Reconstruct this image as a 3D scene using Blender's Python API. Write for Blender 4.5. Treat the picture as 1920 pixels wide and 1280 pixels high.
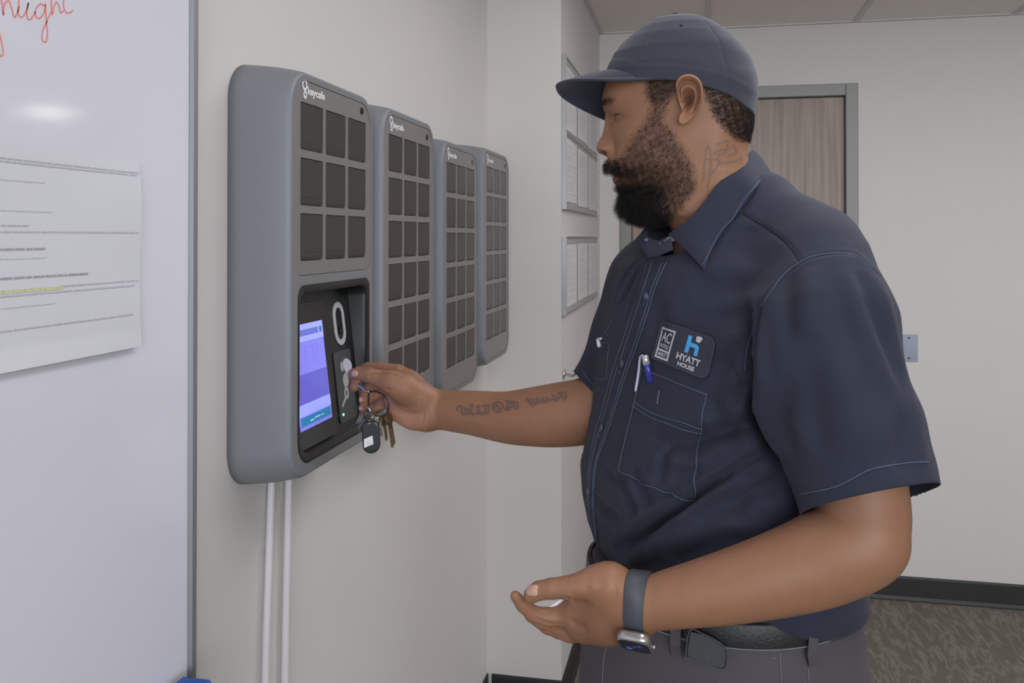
import bpy, bmesh, math, random
import numpy as np
from mathutils import Vector, Matrix, noise
from mathutils.bvhtree import BVHTree
S = bpy.context.scene
for o in list(bpy.data.objects): bpy.data.objects.remove(o)
COL = S.collection
R = math.radians

# ---------------------------------------------------------------- camera
F_PX, CXP, CYP = 1661.0, 960.0, 428.9
YAW, PIT = R(11.78), R(-0.495)
CAM = np.array([0.6677, 0.0, 1.512])
FW = np.array([-math.sin(YAW)*math.cos(PIT), math.cos(YAW)*math.cos(PIT), -math.sin(PIT)])
RT = np.array([math.cos(YAW), math.sin(YAW), 0.0])
UPV = np.cross(RT, FW)
cd = bpy.data.cameras.new('camera'); cam = bpy.data.objects.new('camera', cd); COL.objects.link(cam)
cd.sensor_width = 36; cd.lens = F_PX/1920*36; cd.shift_y = -(640-CYP)/1920; cd.clip_start = 0.02
m = Matrix.Identity(4)
for i in range(3):
    m[i][0] = RT[i]; m[i][1] = UPV[i]; m[i][2] = -FW[i]; m[i][3] = CAM[i]
cam.matrix_world = m
S.camera = cam
# ---------------------------------------------------------------- exposure and world
S.view_settings.view_transform = 'Standard'; S.view_settings.look = 'None'
S.view_settings.gamma = 1; S.view_settings.use_curve_mapping = False
S.view_settings.exposure = 0.0
w = bpy.data.worlds.new('world'); S.world = w; w.use_nodes = True
w.node_tree.nodes['Background'].inputs[0].default_value = (.9, .93, 1, 1)
w.node_tree.nodes['Background'].inputs[1].default_value = 0.3
LIGHT = 3.7      # strength of the ceiling troffer diffusers

la = bpy.data.lights.new('added_daylight', 'AREA'); la.shape = 'RECTANGLE'; la.size = 3.9; la.size_y = 1.5; la.energy = 118; la.color = (.88, .94, 1)  # added lamp at a guessed window, brightens pillar face and back wall
lo = bpy.data.objects.new('added_daylight', la); COL.objects.link(lo); lo.location = (2.6, -2.99, 1.53); lo.rotation_euler = (R(90), 0, 0)
# ---------------------------------------------------------------- helpers
def ray(u, v): return FW + RT*(u-CXP)/F_PX - UPV*(v-CYP)/F_PX
def P(u, v, d): return CAM + ray(u, v)*d
def onX(u, v, X): r = ray(u, v); return CAM + r*((X-CAM[0])/r[0])
def onY(u, v, Y): r = ray(u, v); return CAM + r*((Y-CAM[1])/r[1])
def lin(c):
    c = c/255.0
    return c/12.92 if c <= .04045 else ((c+.055)/1.055)**2.4
MATS = {}
def mat(name, rgb, rough=.6, metal=0.0, bump=0.0, bscale=200, var=0.0, vscale=8, emit=0.0, spec=.5, coat=0.0, attr=None, stretch=None, sss=0.0, sheen=0.0):
    if name in MATS: return MATS[name]
    m = bpy.data.materials.new(name); m.use_nodes = True; nt = m.node_tree; b = nt.nodes['Principled BSDF']
    col = (lin(rgb[0]), lin(rgb[1]), lin(rgb[2]), 1)
    b.inputs['Base Color'].default_value = col
    b.inputs['Roughness'].default_value = rough; b.inputs['Metallic'].default_value = metal
    b.inputs['Specular IOR Level'].default_value = spec
    b.inputs['Coat Weight'].default_value = coat
    if sheen:
        b.inputs['Sheen Weight'].default_value = sheen; b.inputs['Sheen Roughness'].default_value = .5
    if sss:
        b.inputs['Subsurface Weight'].default_value = sss
        b.inputs['Subsurface Radius'].default_value = (.012, .005, .003); b.inputs['Subsurface Scale'].default_value = .5
    tc = nt.nodes.new('ShaderNodeTexCoord')
    src = tc.outputs['Object']
    if stretch:
        mp = nt.nodes.new('ShaderNodeMapping'); mp.inputs['Scale'].default_value = stretch
        nt.links.new(src, mp.inputs['Vector']); src = mp.outputs['Vector']
    base = None
    if attr:
        at = nt.nodes.new('ShaderNodeAttribute'); at.attribute_name = attr; base = at.outputs['Color']
    if var:
        n = nt.nodes.new('ShaderNodeTexNoise'); n.inputs['Scale'].default_value = vscale; n.inputs['Detail'].default_value = 6
        nt.links.new(src, n.inputs['Vector'])
        mr = nt.nodes.new('ShaderNodeMapRange'); mr.inputs['From Min'].default_value = .3; mr.inputs['From Max'].default_value = .7
        mr.inputs['To Min'].default_value = 1-var; mr.inputs['To Max'].default_value = 1+var
        nt.links.new(n.outputs['Fac'], mr.inputs['Value'])
        mx = nt.nodes.new('ShaderNodeVectorMath'); mx.operation = 'SCALE'
        if base is not None: nt.links.new(base, mx.inputs[0])
        else: mx.inputs[0].default_value = col[:3]
        nt.links.new(mr.outputs[0], mx.inputs['Scale']); base = mx.outputs[0]
    if base is not None: nt.links.new(base, b.inputs['Base Color'])
    if bump:
        n = nt.nodes.new('ShaderNodeTexNoise'); n.inputs['Scale'].default_value = bscale; n.inputs['Detail'].default_value = 4
        nt.links.new(src, n.inputs['Vector'])
        bp = nt.nodes.new('ShaderNodeBump'); bp.inputs['Strength'].default_value = bump; bp.inputs['Distance'].default_value = .002
        nt.links.new(n.outputs['Fac'], bp.inputs['Height']); nt.links.new(bp.outputs[0], b.inputs['Normal'])
    if emit:
        b.inputs['Emission Color'].default_value = col; b.inputs['Emission Strength'].default_value = emit
    MATS[name] = m
    return m
def empty(name, loc):
    o = bpy.data.objects.new(name, None); o.empty_display_size = .05; o.location = tuple(loc); COL.objects.link(o); return o
def tag(o, label=None, cat=None, group=None, kind=None):
    if label: o['label'] = label
    if cat: o['category'] = cat
    if group: o['group'] = group
    if kind: o['kind'] = kind
    return o
WORLD = {}
def worldloc(o):
    l = Vector(o.location)
    return l
def mk(name, V, Fc, m, parent=None, smooth=False, local=False):
    """links vertices V and faces Fc as one mesh object; V in world space unless local (to the parent's origin)"""
    me = bpy.data.meshes.new(name)
    me.from_pydata([tuple(map(float, v)) for v in V], [], [tuple(map(int, f)) for f in Fc])
    me.update()
    if smooth: me.polygons.foreach_set('use_smooth', [True]*len(me.polygons))
    for mm in (m if isinstance(m, (list, tuple)) else [m]): me.materials.append(mm)
    o = bpy.data.objects.new(name, me); COL.objects.link(o)
    if parent is not None:
        o.parent = parent
        if not local: o.matrix_parent_inverse = Matrix.Translation(-absloc(parent))
    return o
def absloc(o):
    l = Vector(o.location)
    while o.parent is not None:
        l = l + Vector(o.matrix_parent_inverse.translation); o = o.parent; l = l + Vector(o.location)
    return l
def box(a, b):
    x0, y0, z0 = a; x1, y1, z1 = b
    V = [(x0,y0,z0),(x1,y0,z0),(x1,y1,z0),(x0,y1,z0),(x0,y0,z1),(x1,y0,z1),(x1,y1,z1),(x0,y1,z1)]
    return V, [(0,3,2,1),(4,5,6,7),(0,1,5,4),(1,2,6,5),(2,3,7,6),(3,0,4,7)]
class MB:
    def __init__(s): s.V = []; s.F = []
    def add(s, V, Fc):
        n = len(s.V); s.V += [tuple(v) for v in V]; s.F += [tuple(i+n for i in f) for f in Fc]; return s
    def box(s, a, b): return s.add(*box(a, b))
def tube(pts, r, n=8, closed=False, cap=True, squash=None):
    """swept tube along pts; r scalar or list; squash=(axis vector, factor) flattens it"""
    pts = [np.array(p, float) for p in pts]; N = len(pts)
    rs = r if hasattr(r, '__len__') else [r]*N
    V = []; Fc = []
    t0 = pts[1]-pts[0]; a = np.array([0, 0, 1.0]) if abs(t0[2]) < .9*np.linalg.norm(t0) else np.array([1.0, 0, 0])
    nrm = np.cross(t0, a); nrm /= np.linalg.norm(nrm)+1e-12
    for i in range(N):
        if closed: t = pts[(i+1) % N]-pts[i-1]
        else: t = pts[min(i+1, N-1)]-pts[max(i-1, 0)]
        t = t/(np.linalg.norm(t)+1e-12)
        nrm = nrm-t*np.dot(nrm, t); nrm /= np.linalg.norm(nrm)+1e-12
        bn = np.cross(t, nrm)
        for k in range(n):
            an = 2*math.pi*k/n
            off = (nrm*math.cos(an)+bn*math.sin(an))*rs[i]
            if squash is not None: off = off-squash[0]*np.dot(off, squash[0])*(1-squash[1])
            V.append(pts[i]+off)
    for i in range(N if closed else N-1):
        j = (i+1) % N
        for k in range(n):
            k2 = (k+1) % n
            Fc.append((i*n+k, i*n+k2, j*n+k2, j*n+k))
    if cap and not closed:
        Fc.append(tuple(range(n-1, -1, -1))); Fc.append(tuple((N-1)*n+k for k in range(n)))
    return V, Fc
def rrect(w, h, r, n=8, cx=0, cy=0):
    """rounded rectangle outline, r one radius or four (br, tr, tl, bl)"""
    rr = r if hasattr(r, '__len__') else [r]*4
    out = []
    for (sx, sy, a0), q in zip(((1,-1,-90), (1,1,0), (-1,1,90), (-1,-1,180)), rr):
        ox = cx+sx*(w/2-q); oy = cy+sy*(h/2-q)
        for k in range(n+1):
            a = R(a0+90*k/n); out.append((ox+q*math.cos(a), oy+q*math.sin(a)))
    return out
def fill2d(outer, holes=()):
    """triangulated flat plate in 2D with holes -> (verts2d, faces)"""
    bm = bmesh.new(); ed = []
    for loop in [outer]+list(holes):
        vs = [bm.verts.new((p[0], p[1], 0)) for p in loop]
        for i in range(len(vs)): ed.append(bm.edges.new((vs[i], vs[(i+1) % len(vs)])))
    bmesh.ops.triangle_fill(bm, use_beauty=True, use_dissolve=False, edges=ed, normal=(0, 0, 1))
    bm.normal_update(); bm.verts.index_update()
    V = [(v.co.x, v.co.y) for v in bm.verts]
    Fc = []
    for f in bm.faces:
        idx = [v.index for v in f.verts]
        if f.normal.z < 0: idx.reverse()
        Fc.append(tuple(idx))
    bm.free(); return V, Fc
def plate(outer, holes, x0, x1, mapf, back=False):
    """solid plate between heights x0 (back) and x1 (front); mapf(p, q, x) -> 3D"""
    V2, F2 = fill2d(outer, holes); n = len(V2)
    V = [mapf(a, b, x1) for a, b in V2]; Fc = list(F2)
    for loop in [outer]+list(holes):
        k = len(V); L = len(loop)
        V += [mapf(a, b, x1) for a, b in loop]+[mapf(a, b, x0) for a, b in loop]
        for i in range(L):
            j = (i+1) % L; Fc.append((k+i, k+L+i, k+L+j, k+j))
    if back:
        k = len(V); V += [mapf(a, b, x0) for a, b in V2]; Fc += [tuple(i+k for i in reversed(f)) for f in F2]
    return V, Fc
def text2d(s, size, bold=0.0, spacing=1.0):
    cu = bpy.data.curves.new('t', 'FONT'); cu.body = s; cu.size = size; cu.offset = bold; cu.resolution_u = 3
    cu.space_character = spacing; cu.align_x = 'LEFT'
    ob = bpy.data.objects.new('t', cu); COL.objects.link(ob)
    dg = bpy.context.evaluated_depsgraph_get(); dg.update()
    me = bpy.data.meshes.new_from_object(ob.evaluated_get(dg))
    V = [(v.co.x, v.co.y) for v in me.vertices]; Fc = [tuple(p.vertices) for p in me.polygons]
    bpy.data.objects.remove(ob); bpy.data.curves.remove(cu); bpy.data.meshes.remove(me)
    return V, Fc
def textbox(s, x0, y0, x1, y1, bold=0.0, spacing=1.0):
    """text fitted in the rectangle (x0,y0)-(x1,y1)"""
    V, Fc = text2d(s, 1.0, bold, spacing)
    a = np.array(V); mn = a.min(0); mx = a.max(0)
    return [(x0+(p[0]-mn[0])/(mx[0]-mn[0])*(x1-x0), y0+(p[1]-mn[1])/(mx[1]-mn[1])*(y1-y0)) for p in V], Fc
def smoothline(pts, n=6, closed=False):
    """Catmull-Rom resampling"""
    p = [np.array(q, float) for q in pts]; N = len(p); out = []
    rng = range(N) if closed else range(N-1)
    for i in rng:
        if closed: a, b, c, d = p[i-1], p[i], p[(i+1) % N], p[(i+2) % N]
        else: a, b, c, d = p[max(i-1, 0)], p[i], p[i+1], p[min(i+2, N-1)]
        for k in range(n):
            t = k/n
            out.append(.5*((2*b)+(c-a)*t+(2*a-5*b+4*c-d)*t*t+(3*b-a-3*c+d)*t**3))
    if not closed: out.append(p[-1])
    return out
def ribbon2d(pts, w):
    """flat stroke of width w along 2D pts"""
    pts = [np.array(p, float) for p in pts]; N = len(pts); V = []; Fc = []
    for i in range(N):
        t = pts[min(i+1, N-1)]-pts[max(i-1, 0)]; t /= np.linalg.norm(t)+1e-12
        n = np.array([-t[1], t[0]])*w/2; V += [pts[i]+n, pts[i]-n]
    for i in range(N-1): Fc.append((2*i, 2*i+1, 2*i+3, 2*i+2))
    return V, Fc
# ================================================================ the room
M_wall = mat('wall_paint', (212,208,205), .75, bump=.08, bscale=350, var=.012, vscale=3)
M_ceil = mat('ceiling_tile', (236,228,225), .9, bump=.25, bscale=500, var=.02, vscale=120)
M_tbar = mat('ceiling_grid', (205,201,199), .5)
M_base = mat('rubber_baseboard', (44,44,46), .45, var=.05)
M_floorm = None
XB, YC, XP, YB, ZC = 2.15, 2.805, .2434, 3.957, 2.416
XR, YF, YN = 6.0, 8.0, -3.0
def struct(name, V, Fc, m, parent=None):
    o = mk(name, V, Fc, m, parent)
    if parent is None: o['kind'] = 'structure'
    return o
# carpet
def carpet():
    m = bpy.data.materials.new('patterned_carpet'); m.use_nodes = True; nt = m.node_tree; b = nt.nodes['Principled BSDF']
    b.inputs['Roughness'].default_value = .95; b.inputs['Specular IOR Level'].default_value = .1
    tc = nt.nodes.new('ShaderNodeTexCoord'); mp = nt.nodes.new('ShaderNodeMapping')
    mp.inputs['Rotation'].default_value = (0, 0, R(28)); mp.inputs['Scale'].default_value = (1, .22, 1)
    nt.links.new(tc.outputs['Object'], mp.inputs['Vector'])
    n = nt.nodes.new('ShaderNodeTexNoise'); n.inputs['Scale'].default_value = 26; n.inputs['Detail'].default_value = 5; n.inputs['Distortion'].default_value = .5
    nt.links.new(mp.outputs[0], n.inputs['Vector'])
    # thin meandering lines where the noise crosses its middle
    s = nt.nodes.new('ShaderNodeMath'); s.operation = 'SUBTRACT'; s.inputs[1].default_value = .5; nt.links.new(n.outputs['Fac'], s.inputs[0])
    a = nt.nodes.new('ShaderNodeMath'); a.operation = 'ABSOLUTE'; nt.links.new(s.outputs[0], a.inputs[0])
    cr = nt.nodes.new('ShaderNodeValToRGB'); cr.color_ramp.elements[0].position = 0; cr.color_ramp.elements[1].position = .055
    cr.color_ramp.elements[0].color = (lin(134), lin(129), lin(119), 1); cr.color_ramp.elements[1].color = (lin(112), lin(106), lin(96), 1)
    nt.links.new(a.outputs[0], cr.inputs[0])
    n2 = nt.nodes.new('ShaderNodeTexNoise'); n2.inputs['Scale'].default_value = 400; nt.links.new(tc.outputs['Object'], n2.inputs['Vector'])
    mx = nt.nodes.new('ShaderNodeMixRGB'); mx.blend_type = 'OVERLAY'; mx.inputs[0].default_value = .5
    nt.links.new(cr.outputs[0], mx.inputs[1]); nt.links.new(n2.outputs['Fac'], mx.inputs[2]); nt.links.new(mx.outputs[0], b.inputs['Base Color'])
    bp = nt.nodes.new('ShaderNodeBump'); bp.inputs['Strength'].default_value = .6; bp.inputs['Distance'].default_value = .004
    nt.links.new(n2.outputs['Fac'], bp.inputs['Height']); nt.links.new(bp.outputs[0], b.inputs['Normal'])
    return m
struct('floor', *box((-.1, YN, -.1), (XR, YF, 0)), carpet())
T = .1
struct('wall_left', *box((-T, YN, 0), (0, YC, ZC)), M_wall)
struct('wall_pillar', *box((-T, YC, 0), (XP, YB, ZC)), M_wall)
DX0, DX1, DZ = .384, 1.285, 2.109
wb = MB()
wb.box((XP, YB, 0), (DX0-.004, YB+T, ZC)); wb.box((DX1+.004, YB, 0), (XB, YB+T, ZC)); wb.box((DX0-.004, YB, DZ+.004), (DX1+.004, YB+T, ZC))
struct('wall_back', wb.V, wb.F, M_wall)
struct('wall_corridor', *box((XB-T, YB+T, 0), (XB, YF, ZC)), M_wall)
struct('wall_right', *box((XR-.001, YN, 0), (XR+T, YF, ZC)), M_wall)
struct('wall_far', *box((XB, YF-.001, 0), (XR, YF+T, ZC)), M_wall)
# the wall behind the viewer with an added window as daylight source
WX0, WX1, WZ0, WZ1 = .6, 4.6, .75, 2.3
nw = MB(); nw.box((0, YN-T, 0), (WX0, YN, ZC)); nw.box((WX1, YN-T, 0), (XR, YN, ZC)); nw.box((WX0, YN-T, 0), (WX1, YN, WZ0)); nw.box((WX0, YN-T, WZ1), (WX1, YN, ZC))
struct('wall_near', nw.V, nw.F, M_wall)
wf = MB()
for k in range(5):
    x = WX0+(WX1-WX0-.04)*k/4; wf.box((x, YN-.07, WZ0), (x+.04, YN-.02, WZ1))
wf.box((WX0, YN-.07, WZ0), (WX1, YN-.02, WZ0+.04)); wf.box((WX0, YN-.07, WZ1-.04), (WX1, YN-.02, WZ1))
struct('added_window_1', wf.V, wf.F, mat('added_window_frame', (210,210,210), .4))  # unseen window, added to go with the daylight lamp
# rubber cove base with a small toe
def cove(name, pts, flip=1):
    """pts: wall foot polyline (x,y); normal to the left of the direction times flip"""
    prof = [(0, .099), (.004, .099), (.0055, .09), (.0055, .016), (.012, .004), (.016, .0015), (0, .0015)]
    V = []; Fc = []; n = len(prof)
    for i, p in enumerate(pts):
        p = np.array(p, float); ns = []
        if i > 0: t = p-np.array(pts[i-1], float); t /= np.linalg.norm(t); ns.append(np.array([-t[1], t[0]]))
        if i < len(pts)-1: t = np.array(pts[i+1], float)-p; t /= np.linalg.norm(t); ns.append(np.array([-t[1], t[0]]))
        nn = sum(ns); nn = nn/np.linalg.norm(nn); nn = nn/np.dot(nn, ns[0])*flip
        for (o, z) in prof: V.append((p[0]+nn[0]*o, p[1]+nn[1]*o, z))
    for i in range(len(pts)-1):
        for k in range(n):
            k2 = (k+1) % n; Fc.append((i*n+k, i*n+k2, (i+1)*n+k2, (i+1)*n+k))
    Fc.append(tuple(range(n))); Fc.append(tuple(len(V)-1-k for k in range(n)))
    return struct(name, V, Fc, M_base)
cove('baseboard_left', [(0, YC), (0, YN)], 1)
cove('baseboard_pillar', [(XP, YB), (XP, YC), (0.017, YC)], 1)
cove('baseboard_back', [(XB, YB), (DX1+.055, YB)], 1)
# suspended ceiling: tiles as one surface, grid bars below
XG = .7165
def ceiling():
    m = M_ceil
    V, Fc = box((-T, YN, ZC+.004), (XR, YF, ZC+.1))
    o = struct('ceiling', V, Fc, m)
    g = MB()
    k = -1
    x = XG-.61*1
    while x < XR:
        if x > .01:
            g.box((x-.012, YN, ZC-.0), (x+.012, (YB if x < XB else YF), ZC+.006))
        x += .61
    y = YB-1.22
    while y > YN:
        g.box((0.0, y-.012, ZC+.0002), (XR, y+.012, ZC+.0061)); y -= 1.22
    y = YB
    while y < YF:
        g.box((XB, y-.012, ZC+.0002), (XR, y+.012, ZC+.0061)); y += 1.22
    struct('trim_1', g.V, g.F, M_tbar)
    a = MB()
    a.box((XP, YB-.024, ZC-.001), (XB, YB, ZC+.0065)); a.box((XP, YC, ZC-.001), (XP+.022, YB-.024, ZC+.0065)); a.box((0, YN, ZC-.001), (.022, YC, ZC+.0065))
    a.box((0.022, YC-.022, ZC-.001), (XP+.022, YC, ZC+.0065))
    struct('trim_2', a.V, a.F, M_tbar)
ceiling()
# recessed ceiling troffers
M_diff = mat('lit_diffuser', (252,251,255), .5, emit=LIGHT)
M_enam = mat('white_enamel', (225,225,222), .4)
def troffer():
    e = empty('ceiling_light', (0, 0, 0))
    f = MB()
    for a, b in (((-.293,-.598,-.004),(-.265,.598,.004)), ((.265,-.598,-.004),(.293,.598,.004)), ((-.265,-.598,-.004),(.265,-.57,.004)), ((-.265,.57,-.004),(.265,.598,.004))): f.box(a, b)
    mk('frame', f.V, f.F, M_enam, e, local=True)
    mk('diffuser', *box((-.265,-.57,-.001), (.265,.57,.003)), M_diff, e, local=True)
    return e
def copy_tree(o, parent=None):
    c = o.copy(); COL.objects.link(c)
    if parent is not None: c.parent = parent; c.matrix_parent_inverse = o.matrix_parent_inverse.copy()
    for ch in list(o.children): copy_tree(ch, c)
    return c
TR = [(1.02, .907, 'recessed ceiling light just in front of the nearest key cabinets'), (1.02, -1.533, 'recessed ceiling light behind the viewer near the whiteboard wall'),
      (2.24, 2.127, 'added recessed ceiling light behind and above the man, on his back side'), (1.63, 2.127, 'added recessed ceiling light between the man and the back wall door'),  # both added to brighten the pillar and back wall
      (3.46, 3.347, 'recessed ceiling light beside the end of the back wall'), (3.46, -1.533, 'recessed ceiling light behind the viewer on the open side'), (1.02, 2.127, 'added recessed ceiling light above the farthest key cabinets'),  # last one added for more light at the back
      (3.46, .907, 'recessed ceiling light on the open side of the room'),
      (3.97, 5.6, 'small square ceiling light in the far open area')]
t0 = None
for x, y, lab in TR:
    if x != 3.97: x = XG+.305+.61*round((x-XG-.305)/.61); y = YB-.61-1.22*round((YB-.61-y)/1.22)
    t = troffer() if t0 is None else copy_tree(t0)
    t0 = t0 or t
    t.location = (x, y, ZC-.004)
    if x == 3.97:
        for ch in t.children:
            if ch.name.startswith('diffuser'): ch.data = ch.data.copy(); ch.data.materials.clear(); ch.data.materials.append(mat('bright_square_diffuser', (255,250,245), .5, emit=16))
    t.scale = (.5, .30, 1) if x == 3.97 else (1, 1, 1); tag(t, lab, 'ceiling light', 'recessed ceiling lights')
# ---------------------------------------------------------------- door in the back wall
def wood():
    m = bpy.data.materials.new('door_veneer'); m.use_nodes = True; nt = m.node_tree; b = nt.nodes['Principled BSDF']; b.inputs['Roughness'].default_value = .45
    tc = nt.nodes.new('ShaderNodeTexCoord'); mp = nt.nodes.new('ShaderNodeMapping'); mp.inputs['Scale'].default_value = (1, 1, .035)
    nt.links.new(tc.outputs['Object'], mp.inputs['Vector'])
    n = nt.nodes.new('ShaderNodeTexNoise'); n.inputs['Scale'].default_value = 60; n.inputs['Detail'].default_value = 6; n.inputs['Distortion'].default_value = .3
    nt.links.new(mp.outputs[0], n.inputs['Vector'])
    cr = nt.nodes.new('ShaderNodeValToRGB'); cr.color_ramp.elements[0].position = .3; cr.color_ramp.elements[1].position = .72
    cr.color_ramp.elements[0].color = (lin(126), lin(110), lin(100), 1); cr.color_ramp.elements[1].color = (lin(164), lin(147), lin(135), 1)
    nt.links.new(n.outputs['Fac'], cr.inputs[0]); nt.links.new(cr.outputs[0], b.inputs['Base Color'])
    return m
M_door = wood()
M_steel = mat('brushed_steel', (142,141,140), .55, metal=.3, bump=.03, bscale=80)
d = struct('door_1', *box((DX0+.002, YB+.022, .008), (DX1-.002, YB+.062, DZ-.003)), M_door)
fr = MB(); jw = .050
for x0, x1 in ((DX0-jw, DX0), (DX1, DX1+jw)):
    fr.box((x0, YB-.011, 0), (x1, YB+.09, DZ+jw))
fr.box((DX0, YB-.011, DZ), (DX1, YB+.09, DZ+jw))
fo = mk('door_frame', fr.V, fr.F, M_steel, d)
bmod = fo.modifiers.new('b', 'BEVEL'); bmod.width = .003; bmod.segments = 2
hb = MB(); hb.add(*tube([(DX0+.07, YB+.022, 1.0), (DX0+.07, YB-.03, 1.0)], .011, 12)); hb.add(*tube([(DX0+.07, YB-.03, 1.0), (DX0+.19, YB-.03, 1.0)], .009, 12))
mk('door_handle', hb.V, hb.F, M_steel, d, smooth=True)
# blank steel plate on the back wall
pe = empty('wall_plate', (1.532, YB, .993)); tag(pe, 'small blank stainless steel plate on the back wall, right of the door', 'wall plate')
pv = rrect(.068, .112, .002, 3, 1.532, 1.048)
V, Fc = plate(pv, [], YB, YB-.005, lambda a, b, x: (a, x, b)); 
o = mk('plate', V, [tuple(reversed(f)) for f in Fc], mat('polished_steel', (118,122,132), .36, metal=.9), pe)
o.modifiers.new('b', 'BEVEL').width = .0015
for dz in (-.042, .042):
    V, Fc = tube([(1.532, YB-.0045, 1.048+dz), (1.532, YB-.0075, 1.048+dz)], [.005, .0035], 12); mk('screw', V, Fc, MATS['polished_steel'], pe, smooth=True)
# ---------------------------------------------------------------- boards with sheets of paper on the side of the pillar
M_alu = mat('aluminium_edge', (190,191,193), .3, metal=.8)
M_boardback = mat('board_backing', (170,168,167), .5)
M_paper = mat('paper', (214,213,214), .8, bump=.05, bscale=60)
M_ink = mat('grey_print', (186,183,186), .8)
def board(y0, y1, z0, z1, rows, label):
    e = empty('display_board', (XP, (y0+y1)/2, z0)); tag(e, label, 'board')
    mk('backing', *box((XP+.001, y0, z0), (XP+.008, y1, z1)), M_boardback, e)
    f = MB(); 
    f.box((XP+.001, y0-.005, z0-.004), (XP+.017, y0, z1+.004)); f.box((XP+.001, y1, z0-.004), (XP+.012, y1+.006, z1+.004))
    f.box((XP+.001, y0, z0-.004), (XP+.012, y1, z0)); f.box((XP+.001, y0, z1), (XP+.012, y1, z1+.004))
    for k in range(1, rows):
        z = z0+(z1-z0)*k/rows; f.box((XP+.008, y0, z-.006), (XP+.011, y1, z+.002))
    mk('frame', f.V, f.F, M_alu, e)
board(2.815, 3.80, 1.604, 2.095, 2, 'upper framed board on the pillar side holding two rows of printed sheets')
board(2.815, 3.80, 1.262, 1.508, 1, 'lower framed board on the pillar side holding one row of printed sheets')
random.seed(3)
names3 = ['nearest', 'middle', 'farthest']
for row, (z0, z1, what) in enumerate(((1.86, 2.07, 'top row of the upper board'), (1.622, 1.828, 'second row of the upper board'), (1.278, 1.482, 'lower board'))):
    for k in range(3):
        y0 = 2.83+k*.325; y1 = y0+.275+random.uniform(-.01, .02)
        s = MB(); dz = random.uniform(-.006, .006)
        s.box((XP+.0085, y0, z0+dz), (XP+.0100, y1, z1+dz))
        o = mk('paper_sheet', s.V, s.F, [M_paper, M_ink])
        n = MB(); n.V = list(s.V); n.F = list(s.F); base = len(n.F)
        z = z1+dz-.02
        while z > z0+dz+.02:
            n.box((XP+.0101, y0+.02, z), (XP+.0104, y1-.02-random.uniform(0, .12), z+.0015)); z -= random.choice((.007, .007, .014))
        me = o.data; me.clear_geometry(); me.from_pydata(n.V, [], n.F); me.update()
        for i, p in enumerate(me.polygons): p.material_index = 0 if i < base else 1
        tag(o, 'printed white sheet in the %s, %s of the three' % (what, names3[k]), 'paper', 'sheets on the pillar boards')
# chrome hook on the pillar side
h = empty('wall_hook', (XP, 3.0, 1.02)); tag(h, 'small chrome hook on the side of the pillar, above the outstretched forearm', 'hook')
M_chrome = mat('chrome', (205,205,208), .12, metal=1.0)
c = onX(1073, 702, XP+.03)
V, Fc = tube([(XP+.001, c[1], c[2]), (XP+.006, c[1], c[2])], .014, 20); mk('base', V, Fc, M_chrome, h, smooth=True)
V, Fc = tube(smoothline([(XP+.005, c[1], c[2]), (XP+.03, c[1], c[2]-.003), (XP+.042, c[1], c[2]+.006), (XP+.044, c[1], c[2]+.02)], 5), .0045, 12); mk('arm', V, Fc, M_chrome, h, smooth=True)
# ================================================================ whiteboard
M_wbd = mat('whiteboard_surface', (222,221,229), .085, spec=.4)
M_frame = mat('whiteboard_frame_aluminium', (138,140,143), .5, metal=.35)
wy0, wy1, wz0, wz1 = -.75, 1.046, .86, 2.08
e = empty('whiteboard', (0, (wy0+wy1)/2, wz0)); tag(e, 'large white marker board in a slim aluminium frame on the left wall', 'whiteboard')
mk('writing_surface', *box((.002, wy0, wz0), (.018, wy1, wz1)), M_wbd, e)
f = MB()
prof = [(.0, 0), (.0, .021), (.012, .021), (.021, .017), (.0235, .012), (.0235, .003), (.019, 0)]
def railY(y0, y1, z, s):
    n = len(prof); V = [(x, y, z+s*w) for y in (y0, y1) for x, w in prof]
    Fc = [(k, (k+1) % n, n+(k+1) % n, n+k) for k in range(n)]+[tuple(range(n)), tuple(range(2*n-1, n-1, -1))]
    return V, Fc
def railZ(z0, z1, y, s):
    n = len(prof); V = [(x, y+s*w, z) for z in (z0, z1) for x, w in prof]
    Fc = [(k, (k+1) % n, n+(k+1) % n, n+k) for k in range(n)]+[tuple(range(n)), tuple(range(2*n-1, n-1, -1))]
    return V, Fc
f.add(*railZ(wz0-.02, wz1+.02, wy1, 1)); f.add(*railZ(wz0-.02, wz1+.02, wy0, -1)); f.add(*railY(wy0, wy1, wz1, 1)); f.add(*railY(wy0, wy1, wz0, -1))
mk('frame', f.V, f.F, M_frame, e)
tr = MB(); tr.box((.0235, wy0+.2, wz0-.018), (.075, wy1-.02, wz0-.013)); tr.box((.072, wy0+.2, wz0-.013), (.075, wy1-.02, wz0-.004))
mk('tray', tr.V, tr.F, M_frame, e)
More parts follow.
